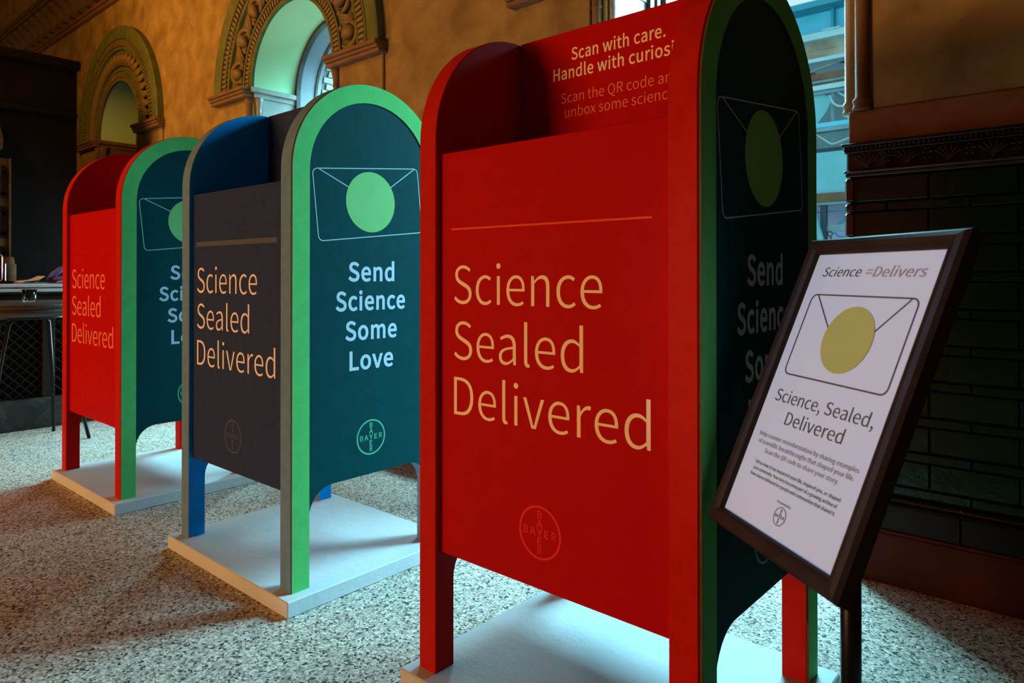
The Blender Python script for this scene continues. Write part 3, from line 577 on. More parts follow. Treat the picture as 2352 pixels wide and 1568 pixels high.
# windows in the arches: ring shaped frames, reveals, bricks
def uloop(c, ro, ri, z0, zs=SPR, n=36):
    return [[(c - ro, z0)] + arcpts(c, zs, ro, PI, 0, n) + [(c + ro, z0), (c + ri, z0)] + arcpts(c, zs, ri, 0, PI, n) + [(c - ri, z0)]]
def reveal(name, c, r, y0, y1, z0, m, parent):
    pts = [(c - r, z0)] + arcpts(c, SPR, r, PI, 0, 48) + [(c + r, z0)]
    V = []; 
    for (x, z) in pts: V += [(x, y0, z), (x, y1, z)]
    n = len(pts) - 1
    return mk(name, V, [(2 * i, 2 * i + 2, 2 * i + 3, 2 * i + 1) for i in range(n)], m, parent)
for idx in (1, 2):
    c = ARCH[idx]
    w = struct(plate('window_%d' % idx, uloop(c, 0.41, 0.385, 0.0), -0.300, -0.272, M['frame_dark'], None, 'XZ'))
    if idx == 1:
        reveal('outer_reveal', c, 0.404, 0.300, 0.412, 0.0, M['reveal'], w)
        plate('window_bead', uloop(c, 0.41, 0.396, 0.0), -0.428, -0.412, M['frame_dark'], w, 'XZ')
        reveal('outer_reveal', c, 0.404, 0.428, 0.455, 0.0, M['reveal'], w)
    else:
        reveal('outer_reveal', c, 0.404, 0.300, 0.34, 0.0, M['reveal'], w)
        plate('window_bead', uloop(c, 0.41, 0.392, 0.0), -0.360, -0.338, M['frame_brown'], w, 'XZ')
        reveal('outer_reveal', c, 0.404, 0.36, 0.385, 0.0, M['reveal'], w)
        plate('outer_frame', uloop(c, 0.41, 0.382, 0.0), -0.462, -0.388, M['frame_brown'], w, 'XZ')
    # brick lining of the outer arch, each brick a piece
    y0, y1 = 0.464, (0.80 if idx == 1 else 0.565)
    reveal('mortar_bed', c, 0.418, y0, y1, 0.0, M['mortar'], w)
    brick_me = None
    lb, hb = 0.105, 0.034
    rows = int((SPR - 1.0) / (hb + 0.006))
    def put(x, y, z, ang, L):
        global brick_me
        nm = 'brick'
        if (L, idx) not in bricks:
            bo = B().box(-0.5 * L, 0.5 * L, 0, 0.010, -hb / 2, hb / 2, 0.002).obj(nm, M['brick'], w); bricks[(L, idx)] = bo.data
        else: bo = link(bpy.data.objects.new(nm, bricks[(L, idx)]), w)
        # local x along wall depth, local y into the opening, local z along the arch
        bo.matrix_local = Matrix.Translation((x, y, z)) @ Matrix(((0, -math.cos(ang), -math.sin(ang), 0), (1, 0, 0, 0), (0, -math.sin(ang), math.cos(ang), 0), (0, 0, 0, 1)))
    bricks = {} if idx == 1 else bricks
    for rrow in range(rows):
        z = SPR - (rrow + 0.5) * (hb + 0.006)
        off = 0.5 * (lb + 0.006) * (rrow % 2)
        for k in range(4 if idx == 1 else 0):
            y = y0 + 0.055 + k * (lb + 0.006) + off * 0.5
            if y + lb / 2 < y1 + 0.03: put(c - 0.416, y, z, PI, lb)
    na = int(PI * 0.416 / (hb + 0.006))
    for i in range(na):
        a = PI * (i + 0.5) / na
        for k in range(3 if idx == 1 else 0):
            put(c + 0.416 * math.cos(a), y0 + 0.055 + k * (lb + 0.006) + 0.027 * (i % 2), SPR + 0.416 * math.sin(a), a, lb)
    # right jamb is only plain reveal
# fix brick orientation: pieces face the centre of the opening (done in put)
# outer skin of the thick wall
skin = struct(plate('wall_outer', [out] + low, -0.58, -0.56, M['outer_wall'], None, 'XZ'))
# blind window of the first arch: dark grille
c = ARCH[0]
w3 = struct(plate('window_3', uloop(c, 0.41, 0.375, 1.21), -0.300, -0.272, M['frame_dark'], None, 'XZ'))
plate('dark_pane', [[(c - 0.39, 1.21)] + arcpts(c, SPR, 0.39, PI, 0, 30) + [(c + 0.39, 1.21)]], -0.305, -0.298, M['screen'], w3, 'XZ')
b = B()
for i in range(-14, 30):
    for sg in (-1, 1):
        x0 = c + sg * (-0.39 + i * 0.06 - 0.6); pts = []
        for t in range(0, 41):
            x = x0 + sg * t * 0.05 * 0.7; z = 1.21 + t * 0.05 * 0.7
            inside = abs(x - c) < 0.378 and (z < SPR or math.hypot(x - c, z - SPR) < 0.378)
            if inside: pts.append((x, 0.288, z))
        if len(pts) > 1: b.tube([pts[0], pts[-1]], 0.006, 4)
go = b.obj('window_grille', M['frame_brown'], w3); go['kind'] = 'stuff'
struct(box('wall_outer_infill', c - 0.5, c + 0.5, 0.312, 0.33, 1.1, 2.5, M['frame_dark'])).name = 'trim_4'

# ------------------------------------------------------------------ cornice with brackets
cor = struct(B().box(SX0, SX1, -0.030, 0.0, 3.015, 3.045, 0.004).box(SX0, SX1, -0.045, 0.0, 3.045, 3.075, 0.006).obj('trim_5', M['cornice_mould']))
B().box(SX0, SX1, -0.022, 0.0, 3.075, 3.31).obj('cornice_frieze', M['cornice'], cor)
B().box(SX0, SX1, -0.135, 0.0, 3.31, 3.345, 0.004).box(SX0, SX1, -0.150, 0.0, 3.345, 3.385, 0.006).obj('cornice_corona', M['cornice'], cor)
br = B()
prof = []
pts = [(0, -0.125, 3.30), (0, -0.135, 3.265), (0, -0.118, 3.235), (0, -0.085, 3.215), (0, -0.062, 3.18), (0, -0.058, 3.14), (0, -0.066, 3.105), (0, -0.050, 3.083)]
V = []
for x in (-0.032, 0.032):
    V += [(x, p[1], p[2]) for p in pts] + [(x, -0.02, 3.083), (x, -0.02, 3.30)]
n = len(pts) + 2
br.add(V, [tuple(range(n - 1, -1, -1)), tuple(range(n, 2 * n))] + [(i, (i + 1) % n, n + (i + 1) % n, n + i) for i in range(n)])
br.tube([(-0.034, -0.118, 3.265), (0.034, -0.118, 3.265)], 0.024, 10)
br.tube([(-0.034, -0.055, 3.105), (0.034, -0.055, 3.105)], 0.020, 10)
first = None; nb = int((SX1 - SX0) / 0.19)
for i in range(nb):
    x = SX0 + 0.1 + i * 0.19
    if first is None:
        first = br.obj('bracket', M['cornice'], cor); first.location = (x, 0, 0)
    else:
        o = link(bpy.data.objects.new('bracket', first.data), cor); o.location = (x, 0, 0)

# ------------------------------------------------------------------ wainscot: tiles, frieze, baseboard
piers = [(SX0, ARCH[1] - RAD), (ARCH[1] + RAD, ARCH[2] - RAD), (ARCH[2] + RAD, SX1)]
COURSE = (1.109 - 0.247) / 9
for k, (x0, x1) in enumerate(piers):
    lows = [l for l in LOWX if x0 < l[0] < x1]
    tr = struct(plate('trim_%d' % (6 + k), [[(x0, 0.235), (x1, 0.235), (x1, 1.112), (x0, 1.112)]] + [[(a, LOWZ[0]), (b_, LOWZ[0]), (b_, LOWZ[1]), (a, LOWZ[1])] for a, b_ in lows], 0.0, 0.004, M['grout'], None, 'XZ'))
    for a, b_ in lows:
        fr_ = B()
        for q in (a, b_ - 0.03, (a + b_) / 2 - 0.015): fr_.box(q, q + 0.03, 0.10, 0.14, LOWZ[0], LOWZ[1])
        fr_.box(a, b_, 0.10, 0.14, LOWZ[0], LOWZ[0] + 0.03).box(a, b_, 0.10, 0.14, LOWZ[1] - 0.03, LOWZ[1])
        struct(fr_.obj('window_%d' % (4 + LOWX.index((a, b_))), M['frame_dark']))  # frame of an added pier opening that passes light
    detailed = k > 0
    xe = min(x1, x0 + 1.7)
    if k == 2: org = -0.025
    else: org = x0
    V = {}
    loose = B()
    for cI in range(9):
        zt = 1.109 - cI * COURSE
        for kind, (h0, h1, offx) in (('tall', (zt - 0.0685, zt, 0.0)), ('thin', (zt - COURSE + 0.0, zt - 0.0705, 0.093))):
            t = -2
            while True:
                a = org + offx + t * 0.193 + 0.001; e = a + 0.191; t += 1
                if a > x1: break
                a2 = max(a, x0 + 0.001); e2 = min(e, x1 - 0.001)
                if e2 - a2 < 0.012: continue
                if any(a2 < l[1] and e2 > l[0] for l in lows) and h1 > LOWZ[0] + 0.01: continue
                z0 = h0 + 0.0012; z1 = h1 - 0.0012
                if detailed and e2 < x0 + 1.72:
                    key = (round(e2 - a2, 4), kind)
                    quoin = (a2 - x0 < 0.005)
                    dy = random.uniform(-0.0012, 0.0012)
                    mm = M['tile']
                    if key not in V:
                        o = B().box(-(e2 - a2) / 2, (e2 - a2) / 2, -0.012, 0.0, -(z1 - z0) / 2, (z1 - z0) / 2, 0.0025).obj('tile', mm, tr)
                        V[key] = o.data
                    else: o = link(bpy.data.objects.new('tile', V[key]), tr)
                    o.location = ((a2 + e2) / 2, -0.004 + dy, (z0 + z1) / 2)
                    o.rotation_euler = (random.uniform(-0.012, 0.012), 0, random.uniform(-0.006, 0.006))
                else:
                    loose.box(a2, e2, -0.016, -0.004, z0, z1)
    if loose.V:
        o = loose.obj('far_tiles', M['tile'], tr); o['kind'] = 'stuff'
    # tiled returns into the openings at the jambs
    for sgn, xj in ((1, x0), (-1, x1)):
        if xj in (SX0, SX1): continue
        quo = None
        for cI in range(9):
            zt = 1.109 - cI * COURSE
            for (h0, h1) in ((zt - 0.0685, zt), (zt - COURSE, zt - 0.0705)):
                if quo is None or h1 - h0 not in quo:
                    pass
                a_, b_ = sorted((xj - sgn * 0.010, xj + sgn * 0.016))
                o = B().box(a_, b_, -0.021, 0.05, h0 + 0.0012, h1 - 0.0012, 0.005).obj('corner_tile', M['tile_b'], tr)
    # baseboard
    bs = struct(B().box(x0 - 0.008, x1 + 0.008, -0.018, 0.0, 0.0, 0.140, 0.004).obj('baseboard_%s' % ('left', 'middle', 'right')[k], M['red_base']))
    B().box(x0 - 0.010, x1 + 0.010, -0.024, 0.0, 0.140, 0.150, 0.002).obj('base_moulding', M['red_base'], bs)
    xx = x0 - 0.010
    while xx < x1:
        ex_ = min(xx + 0.275, x1 + 0.010)
        bo = B().box(xx + 0.001, ex_ - 0.001, -0.022, 0.0, 0.151, 0.218, 0.002).box(xx + 0.001, ex_ - 0.001, -0.030, 0.0, 0.218, 0.226, 0.003).box(xx + 0.001, ex_ - 0.001, -0.026, 0.0, 0.234, 0.244, 0.004).obj('base_tile', M['black_base'], bs)
        xx = ex_
    # frieze
    fr = struct(box('trim_%d' % (10 + k), x0 - 0.006, x1 + 0.006, -0.014, 0.0, 1.112, 1.205, M['frieze']))
    B().box(x0 - 0.016, x1 + 0.016, -0.036, 0.0, 1.195, 1.205, 0.003).box(x0 - 0.012, x1 + 0.012, -0.026, 0.0, 1.183, 1.195, 0.003).box(x0 - 0.010, x1 + 0.010, -0.030, 0.0, 1.178, 1.183, 0.002).obj('frieze_cap', M['frieze'], fr)
    B().box(x0 - 0.012, x1 + 0.012, -0.028, 0.0, 1.122, 1.130, 0.003).box(x0 - 0.008, x1 + 0.008, -0.022, 0.0, 1.112, 1.122, 0.002).obj('frieze_foot', M['relief'], fr)
    if k == 2: box('corner_block', x0 - 0.004, x0 + 0.095, -0.020, 0.0, 1.130, 1.183, M['relief'], fr, 0.003)
    bd = B(); xx = x0
    while xx < min(x1, x0 + 2.2):
        bd.box(xx, xx + 0.006, -0.031, -0.02, 1.184, 1.193); xx += 0.0115
    o = bd.obj('bead_course', M['relief'], fr); o['kind'] = 'stuff'
    pal = None; flo = None
    nn = int(min(x1 - x0, 2.2) / 0.096)
    for i in range(nn):
        cx = x0 + 0.050 + i * 0.096
        if pal is None:
            b = B()
            for j, a in enumerate((-0.95, -0.55, -0.2, 0.2, 0.55, 0.95)):
                L = 0.036 + 0.006 * (1 - abs(a))
                pts = [(L * math.sin(a * t * 1.1) * (0.35 + 0.65 * t), -0.002 - 0.004 * t, -0.020 + L * t * math.cos(a * 0.75)) for t in (0, 0.25, 0.5, 0.75, 1.0)]
                b.tube(pts, [0.0010, 0.0014, 0.0018, 0.0022, 0.0028], 5)
            b.ell((0, -0.002, -0.018), 0.006, 0.004, 0.004, 8, 5)
            pal = b.obj('palmette', M['relief'], fr, True); o = pal
        else: o = link(bpy.data.objects.new('palmette', pal.data), fr)
        o.location = (cx, -0.015 if not (k == 2 and i == 0) else -0.021, 1.156)
        if flo is None:
            b = B()
            b.tube([(0, -0.002, -0.022), (0, -0.003, 0.020)], 0.0014, 5)
            for (dz, L) in ((-0.010, 0.013), (0.004, 0.017), (0.015, 0.009)):
                for sg in (-1, 1):
                    b.tube([(0, -0.003, dz), (sg * L * 0.5, -0.005, dz + 0.003), (sg * L, -0.003, dz + 0.001)], [0.0016, 0.0034, 0.0008], 5)
            flo = b.obj('floret', M['relief'], fr, True); o = flo
        else: o = link(bpy.data.objects.new('floret', flo.data), fr)
        o.location = (cx + 0.048, -0.015, 1.156)
    # stone band just above the frieze
    if k == 2: box('stone_band', x0 + 0.42, x1, -0.004, 0.0, 1.205, 1.296, M['stone_band'], fr)

# ------------------------------------------------------------------ hall beyond the arches (fixed structure)
def ext(name, parts, m, n=[20]):
    b = B()
    for (x0, x1, y0, y1, z0, z1) in parts: b.box(x0, x1, y0, y1, z0, z1)
    n[0] += 1
    return b
EX0, EX1 = -12.0, 6.0
struct(box('floor_hall', EX0, EX1, WT, 14.0, -0.12, -0.005, M['ext_floor'])).name = 'floor_outer'
g = thing('roof_truss', 'blue and brown painted steel beams and truss in the hall seen past the tallest box', 'truss')
def gb(name, z0, z1, y0, y1, m): return box(name, EX0, EX1, y0, y1, z0, z1, m, g)
gb('girder_flange', 3.399, 3.458, 4.80, 5.2, M['beam_teal'])
gb('girder_web', 3.205, 3.399, 5.0, 5.03, M['beam_blue'])
for i in range(-6, 7):
    x = -1.53 + i * 0.62
    box('stiffener', x - 0.012, x + 0.012, 4.93, 5.0, 3.205, 3.399, M['beam_teal'], g)
gb('rail', 3.186, 3.205, 4.97, 5.03, M['beam_grey'])
gb('girder_flange', 3.121, 3.186, 4.92, 5.03, M['beam_pale'])
for i in range(-4, 6): box('nameless_plate', -1.62 + i * 0.9, -1.45 + i * 0.9, 4.90, 4.92, 3.186, 3.198, M['beam_pale'], g).name = 'splice_plate'
gb('timber_board', 3.035, 3.121, 5.0, 5.05, M['beam_peel'])
gb('timber_board', 2.952, 3.030, 4.99, 5.05, M['beam_peel'])
gb('rail', 2.916, 2.952, 4.97, 5.05, M['beam_pale'])
B().tube([(-2.35, 5.1, 2.735), (-0.9, 5.1, 3.06)], 0.018, 8).obj('tie_rod', M['marble'], g)
B().tube([(-2.2, 5.35, 3.0), (-1.45, 5.35, 2.62)], 0.05, 4).obj('brace', M['beam_pale'], g)
B().tube([(-1.95, 5.3, 3.0), (-1.6, 5.3, 2.7)], 0.02, 4).obj('brace', M['beam_dark'], g)
B().tube([(-1.62, 5.3, 3.0), (-1.2, 5.3, 2.9)], 0.03, 4).obj('brace', M['beam_dark'], g)
gb('timber_beam', 2.735, 2.796, 4.96, 5.06, M['beam_brown'])
gb('rail', 2.710, 2.735, 4.98, 5.06, M['beam_grey'])
gb('timber_beam', 2.683, 2.710, 4.99, 5.06, M['beam_brown'])
gb('rail', 2.636, 2.683, 4.97, 5.06, M['beam_pale'])
gb('rail', 2.600, 2.630, 5.0, 5.06, M['beam_grey'])
for i in range(-2, 4):
    dx = i * 0.62
    B().tube([(-1.575 + dx, 5.0, 2.575), (-1.564 + dx, 5.0, 2.535), (-1.544 + dx, 5.0, 2.494), (-1.504 + dx, 5.0, 2.462), (-1.449 + dx, 5.0, 2.449), (-1.41 + dx, 5.0, 2.418), (-1.403 + dx, 5.0, 2.367), (-1.40 + dx, 5.0, 2.312)], 0.011, 6).obj('curved_brace', M['beam_pale'], g)
    B().tube([(-1.51 + dx, 5.03, 2.60), (-1.30 + dx, 5.03, 2.44)], 0.010, 6).obj('brace', M['beam_pale'], g)
    B().tube([(-1.556 + dx, 5.02, 2.60), (-1.556 + dx, 5.02, 2.10)], 0.016, 4).obj('post', M['beam_grey'], g)
    B().tube([(-1.74 + dx, 5.0, 2.245), (-1.581 + dx, 5.0, 2.115), (-1.556 + dx, 5.0, 2.100), (-1.52 + dx, 5.0, 2.106), (-1.38 + dx, 5.0, 2.150), (-1.30 + dx, 5.0, 2.20)], 0.009, 6).obj('lower_brace', M['beam_pale'], g)
    plate('gusset_plate', [[(-1.75 + dx, 2.60), (-1.66 + dx, 2.61), (-1.60 + dx, 2.575), (-1.575 + dx, 2.52), (-1.62 + dx, 2.43), (-1.70 + dx, 2.33), (-1.73 + dx, 2.31)]], -5.06, -5.04, M['panel_cyan'], g, 'XZ')
gb('lower_chord', 2.268, 2.312, 4.97, 5.05, M['beam_blue'])
gb('lower_chord', 2.225, 2.262, 4.95, 5.05, M['beam_grey'])
gb('dark_beam', 2.035, 2.085, 5.1, 5.2, M['beam_dark'])  # dark steel beam set behind the lower chord
gb('panel_board', 1.627, 2.030, 5.0, 5.04, M['panel_cyan'])
gb('timber_beam', 1.543, 1.627, 4.95, 5.06, M['beam_brown'])
gb('rail', 1.515, 1.543, 4.97, 5.06, M['beam_grey'])
sc_ = thing('lattice_screen', 'dark steel lattice in front of lavender panes, low in the hall opening', 'screen')
box('pane', EX0, EX1, 5.5, 5.53, 0.4, 1.60, M['pane'], sc_)
for i in range(-5, 6):
    dx = i * 0.62
    box('post', -1.668 + dx, -1.612 + dx, 5.0, 5.05, 0.0, 1.515, M['beam_dark'], sc_)
    B().tube([(-1.63 + dx, 5.08, 1.457), (-1.06 + dx, 5.08, 1.452)], 0.007, 5).obj('rail', M['beam_teal'], sc_)
    B().tube([(-1.52 + dx, 5.06, 1.32), (-1.28 + dx, 5.06, 1.51)], 0.010, 5).obj('diagonal_bar', M['beam_teal'], sc_)
    box('rail', -1.612 + dx, -1.05 + dx, 5.03, 5.06, 1.262, 1.322, M['beam_grey'], sc_)
    B().tube([(p[0], 5.03, p[1]) for p in circle(-1.587 + dx, 1.235, 0.022, 14)], 0.007, 5, True).obj('ring', M['beam_dark'], sc_)
    B().tube([(-1.555 + dx, 5.04, 1.25), (-1.50 + dx, 5.04, 1.20), (-1.44 + dx, 5.04, 1.21), (-1.40 + dx, 5.04, 1.24)], 0.009, 5).obj('curved_bar', M['beam_teal'], sc_)
    B().tube([(-1.587 + dx, 5.04, 1.21), (-1.56 + dx, 5.04, 1.05)], 0.009, 5).obj('curved_bar', M['beam_dark'], sc_)
    box('rail', -1.612 + dx, -1.05 + dx, 5.03, 5.06, 0.98, 1.02, M['beam_grey'], sc_)
tag(B().tube([(-1.705, 4.9, 1.50), (-1.69, 4.9, 1.40), (-1.625, 4.9, 1.15), (-1.50, 4.9, 0.75), (-1.45, 4.9, 0.0)], 0.030, 10).obj('downpipe', M['panel_cyan'], None, True), 'pale cyan pipe slanting down in front of the steel lattice', 'pipe')
struct(box('wall_hall', EX0, EX1, 5.8, 5.9, 0, 3.3, M['ext_back'])).name = 'wall_outer_hall'

# ------------------------------------------------------------------ collection boxes
W, D, T, LW, S_, TB = 0.6164, 0.5105, 0.0486, 0.0512, 1.069, 0.0404
R_ = D / 2
ZP, ZT, PY, BY = 0.2414, 1.0426, 0.013, 0.263
ZL = 0.2485
def side_outline(inset=0.0, legs=True):
    i = inset; fr = 0.072
    P = [(i, 0.0)] + arcpts(R_, S_, R_ - i, PI, 0, 40) + [(D - i, 0.0), (D - LW, 0.0)]
    P += arcpts(D - LW - fr, ZL - fr, fr, 0, PI / 2, 8) + arcpts(LW + fr, ZL - fr, fr, PI / 2, PI, 8) + [(LW, 0.0)]
    return P
def panel_outline():
    fr = 0.072; j = LW + 0.0006; r = R_ - j
    return [(j, 0.12)] + arcpts(R_, S_, r, PI, 0, 40) + [(D - j, 0.12)] + arcpts(D - j - fr, ZL - fr + 0.001, fr, 0, PI / 2, 8) + arcpts(j + fr, ZL - fr + 0.001, fr, PI / 2, PI, 8)
def ring_outline():
    return [[(0.0015, 0.0)] + arcpts(R_, S_, R_ - 0.0015, PI, 0, 40) + [(D - 0.0015, 0.0), (D - LW, 0.0)] + arcpts(R_, S_, R_ - LW, 0, PI, 40) + [(LW, 0.0)]]
BOXES = [(-0.5361, -1.1597, -0.004, 'red'), (-1.6378, -1.1605, 0.0013, 'blue'), (-2.7451, -1.1642, 0.005, 'red_far')]
LBL = {'red': 'nearest and largest red mailbox-style box with orange lettering, on a white base board',
       'blue': 'blue mailbox-style box with charcoal front panel, standing between the two red boxes',
       'red_far': 'farthest red mailbox-style box, half hidden behind the blue box, next to the bar'}
def make_box(x, y, rz, kind):
    t = thing('collection_box', LBL[kind], 'mailbox', (x, y, 0), rz, 'three mailbox-style collection boxes in a row')
    red = kind != 'blue'
    body = M['red'] if red else M['blue']; edge = M['red_edge'] if red else M['blue_edge']; front = M['red'] if red else M['charcoal']
    base = B().box(-0.024, W + 0.038, -0.031, D + 0.030, 0.0, TB, 0.0025).obj('base_board', M['white'], t)
    up = lambda o: (setattr(o, 'location', (0, 0, TB)), o)[1]
    # left side
    up(plate('side_panel', [side_outline()], 0.0, T, body, t, 'YZ', 0.0015, edge))
    # right side with raised border and printed panel
    rs = up(plate('side_panel', [side_outline()], W - T, W, body, t, 'YZ', 0.0015, edge))
    gs = plate('seam', [side_outline(0.004)], W - 0.001, W + 0.0012, M['seam'], rs, 'YZ')
    bf = plate('border_frame', ring_outline(), W + 0.0012, W + 0.0048, M['green'], rs, 'YZ', 0.0, M['ply_edge'])
    bf['label'] = 'bright green raised border'
    gp = plate('graphic_panel', [panel_outline()], W + 0.0008, W + 0.0025, M['green_print'], rs, 'YZ')
    gp['label'] = 'dark green printed panel'
    d = W + 0.00275
    ux = (math.cos(0.106), math.sin(0.106)); uy = (-ux[1], ux[0]); L, Hh = 0.357, 0.188
    tl = (0.0595, 1.0735); c0 = (tl[0] - uy[0] * Hh, tl[1] - uy[1] * Hh)
    env = rrect(c0, ux, uy, L, Hh, 0.014)
    lines = strip(env, 0.0026, True) + strip([(0.0790, 1.0745), (0.1760, 1.0335)], 0.0026) + strip([(0.4010, 1.1075), (0.3130, 1.0455)], 0.0026)
    flat('envelope_outline', lines, M['line_blue'], rs, 'YZ', d)
    flat('round_sticker', [circle(0.2465, 1.0, 0.0835, 56)], M['dot_green'], rs, 'YZ', d + 0.0002)
    lettering('lettering', [('Send', 0.2500, 0.7825, 0.0490, 0.158), ('Science', 0.2497, 0.7030, 0.0490, 0.2375), ('Some', 0.2497, 0.6225, 0.0490, 0.1765), ('Love', 0.2500, 0.5410, 0.0490, 0.1495)],
              M['txt_blue'], rs, 'YZ', d, weight=9.5, track=17, align='centre', label='bold pale blue lettering Send Science Some Love')
    emblem(0.2475, 0.350, 0.0485, M['logo_green'], rs, 'YZ', d, 5)
    # boards between the sides
    fp = up(plate('front_panel', [[(T, ZP), (W - T, ZP), (W - T, ZT), (T, ZT)]], -PY - 0.016, -PY, front, t, 'XZ', 0.0012))
    up(plate('rear_panel', [[(T, ZP), (W - T, ZP), (W - T, ZT), (T, ZT)]], -(D - PY), -(D - PY - 0.016), front, t, 'XZ', 0.0012))
    bp = up(plate('divider_board', [[(T, 0.255), (W - T, 0.255), (W - T, S_ + R_ + 0.002), (T, S_ + R_ + 0.002)]], -BY - 0.018, -BY, front if red else M['charcoal'], t, 'XZ', 0.0012))
    df = -PY + 0.00025
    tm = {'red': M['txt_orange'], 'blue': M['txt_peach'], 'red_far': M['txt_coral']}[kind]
    lx = 0.0885 if kind == 'red' else 0.0755
    ws = (0.3515, 0.3125, 0.4415) if kind == 'red' else ((0.352, 0.311, 0.446) if kind == 'blue' else (0.353, 0.311, 0.436))
    zb = (0.7420, 0.6325, 0.5230) if kind == 'red' else (0.7445, 0.6370, 0.5270)
    lettering('lettering', [('Science', lx, zb[0], 0.0755, ws[0]), ('Sealed', lx, zb[1], 0.0755, ws[1]), ('Delivered', lx, zb[2], 0.0755, ws[2])], tm, fp, 'XZ', -PY + 0.00025, weight=-3.2,
              label={'red': 'thin orange lettering Science Sealed Delivered', 'blue': 'thin peach lettering Science Sealed Delivered', 'red_far': 'thin coral lettering Science Sealed Delivered'}[kind])
    if kind == 'red': flat('divider_line', strip([(0.0805, 0.8893), (0.5322, 0.8893)], 0.0034), M['txt_redline'], fp, 'XZ', df)
    elif kind == 'blue': flat('divider_line', strip([(0.0683, 0.8906), (0.528, 0.8906)], 0.0140), M['txt_grey'], fp, 'XZ', df)
    else: flat('divider_line', strip([(0.0785, 0.8940), (0.509, 0.8940)], 0.0024), M['txt_faint'], fp, 'XZ', df)
    ec = (0.3065, 0.3420) if kind == 'red' else ((0.2965, 0.3427) if kind == 'blue' else (0.2890, 0.3495))
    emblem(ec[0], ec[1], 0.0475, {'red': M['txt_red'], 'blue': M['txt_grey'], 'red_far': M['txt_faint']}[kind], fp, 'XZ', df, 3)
    db = -BY + 0.00025
    m1, m2 = (M['txt_orange'], M['txt_coral']) if red else (M['txt_peach'], M['txt_grey'])
    if kind == 'red':
        flat('message_sheet', [[(T + 0.01, 1.0), (W - T - 0.01, 1.0), (W - T - 0.01, 1.318), (T + 0.01, 1.318)]], M['red'], bp, 'XZ', db)
        lettering('lettering', [('Scan with care.', 0.3055, 1.2620, 0.0255, 0.2265), ('Handle with curiosity', 0.3060, 1.2240, 0.0255, 0.3260)], m1, bp, 'XZ', db + 0.0002, weight=5.5, track=10, align='centre', label='bold orange lettering above the slot')
        lettering('small_lettering', [('Scan the QR code and', 0.3065, 1.1715, 0.0215, 0.2840), ('unbox some science', 0.3065, 1.1395, 0.0215, 0.2640)], m2, bp, 'XZ', db + 0.0002, weight=-2, align='centre', label='thin coral lettering above the slot')
    return t
for bx_ in BOXES: make_box(*bx_)

# ------------------------------------------------------------------ poster on a stand
ctr0 = Vector((0.2473, -1.1300, 0.6822)); camp = Vector((0.5494, -2.1142, 0.84)); KS = 0.95
ctr = camp + (ctr0 - camp) * KS
rx = Vector((0.7987, -0.6018, 0.0021)).normalized(); rz_ = Vector((0.2354, 0.3156, 0.9192)); rz_ = (rz_ - rx * rz_.dot(rx)).normalized(); rn = rx.cross(rz_)  # towards the viewer
pole = camp + (Vector((0.2663, -1.0802, 0.84)) - camp) * KS
st = thing('poster_stand', 'dark framed white poster tilted on a slim black pole beside the nearest red box', 'poster stand', (pole.x, pole.y, 0.0))
def PM(depth=0.0):
    q = Matrix.Identity(4)
    for i in range(3): q[i][0] = rx[i]; q[i][1] = rz_[i]; q[i][2] = rn[i]; q[i][3] = (ctr - Vector((pole.x, pole.y, 0)))[i]
    return q
PMm = PM()
w2, h2 = 0.1235 * KS, 0.2055 * KS; fw = 0.0245 * KS
fo = bpy.data.objects.new('poster_board', None)
me = curve_mesh('poster_board', [[(-w2 - fw * 0.8, -h2 - fw * 0.8), (w2 + fw * 0.8, -h2 - fw * 0.8), (w2 + fw * 0.8, h2 + fw * 0.8), (-w2 - fw * 0.8, h2 + fw * 0.8)]], False, 0.006, 0.0)
me.transform(PMm @ Matrix.Translation((0, 0, -0.0085))); me.materials.clear(); me.materials.append(M['black_metal'])
board = link(bpy.data.objects.new('back_board', me), st)
# snap frame: four mitred rails with a rounded profile
prof = [(0.0, 0.0005), (0.0022, 0.0045), (0.007, 0.0078), (0.013, 0.0088), (0.019, 0.0066), (fw, 0.0015), (fw, -0.016), (0.0, -0.003)]
cor_ = [(-w2, -h2), (w2, -h2), (w2, h2), (-w2, h2)]
for k in range(4):
    a, b_ = cor_[k], cor_[(k + 1) % 4]
    def outp(c, d): return (c[0] + (d if c[0] > 0 else -d), c[1] + (d if c[1] > 0 else -d))
    V = []
    for c_ in (a, b_):
        for (d, hgt) in prof:
            p = outp(c_, d); V.append(tuple(PMm @ Vector((p[0], p[1], hgt))))
    n = len(prof)
    F = [(i, (i + 1) % n, n + (i + 1) % n, n + i) for i in range(n)] + [tuple(range(n)), tuple(range(2 * n - 1, n - 1, -1))]
    mk('frame_rail', V, F, M['poster_frame'], st)
sheet = flat('poster_sheet', [[(-w2 - 0.002, -h2 - 0.002), (w2 + 0.002, -h2 - 0.002), (w2 + 0.002, h2 + 0.002), (-w2 - 0.002, h2 + 0.002)]], M['poster'], st, 'XY', -0.0022, PMm)
sheet['label'] = 'white printed poster sheet'
k_ = KS; dp = -0.0016
def Lr(name, lines, m, weight=0.0, track=0, slant=0.0, align='centre'):
    return lettering(name, [(s, x * k_, z * k_, c_ * k_, (w_ * k_ if w_ else None)) for (s, x, z, c_, w_) in lines], m, sheet, 'XY', dp, weight, track, align, None, slant, PMm)
Lr('title_lettering', [('Science', -0.0990, 0.1695, 0.0145, 0.081)], M['ink'], -1.0, 0, 0.22, 'left')
Lr('title_lettering', [('=Delivers', -0.0085, 0.1695, 0.0145, 0.107)], M['ink_pale'], 4.0, 6, 0.22, 'left')
e0 = [(-0.1035 * k_, 0.0134 * k_)]
env = rrect(e0[0], (1, 0), (0, 1), 0.2085 * k_, 0.1267 * k_, 0.010)
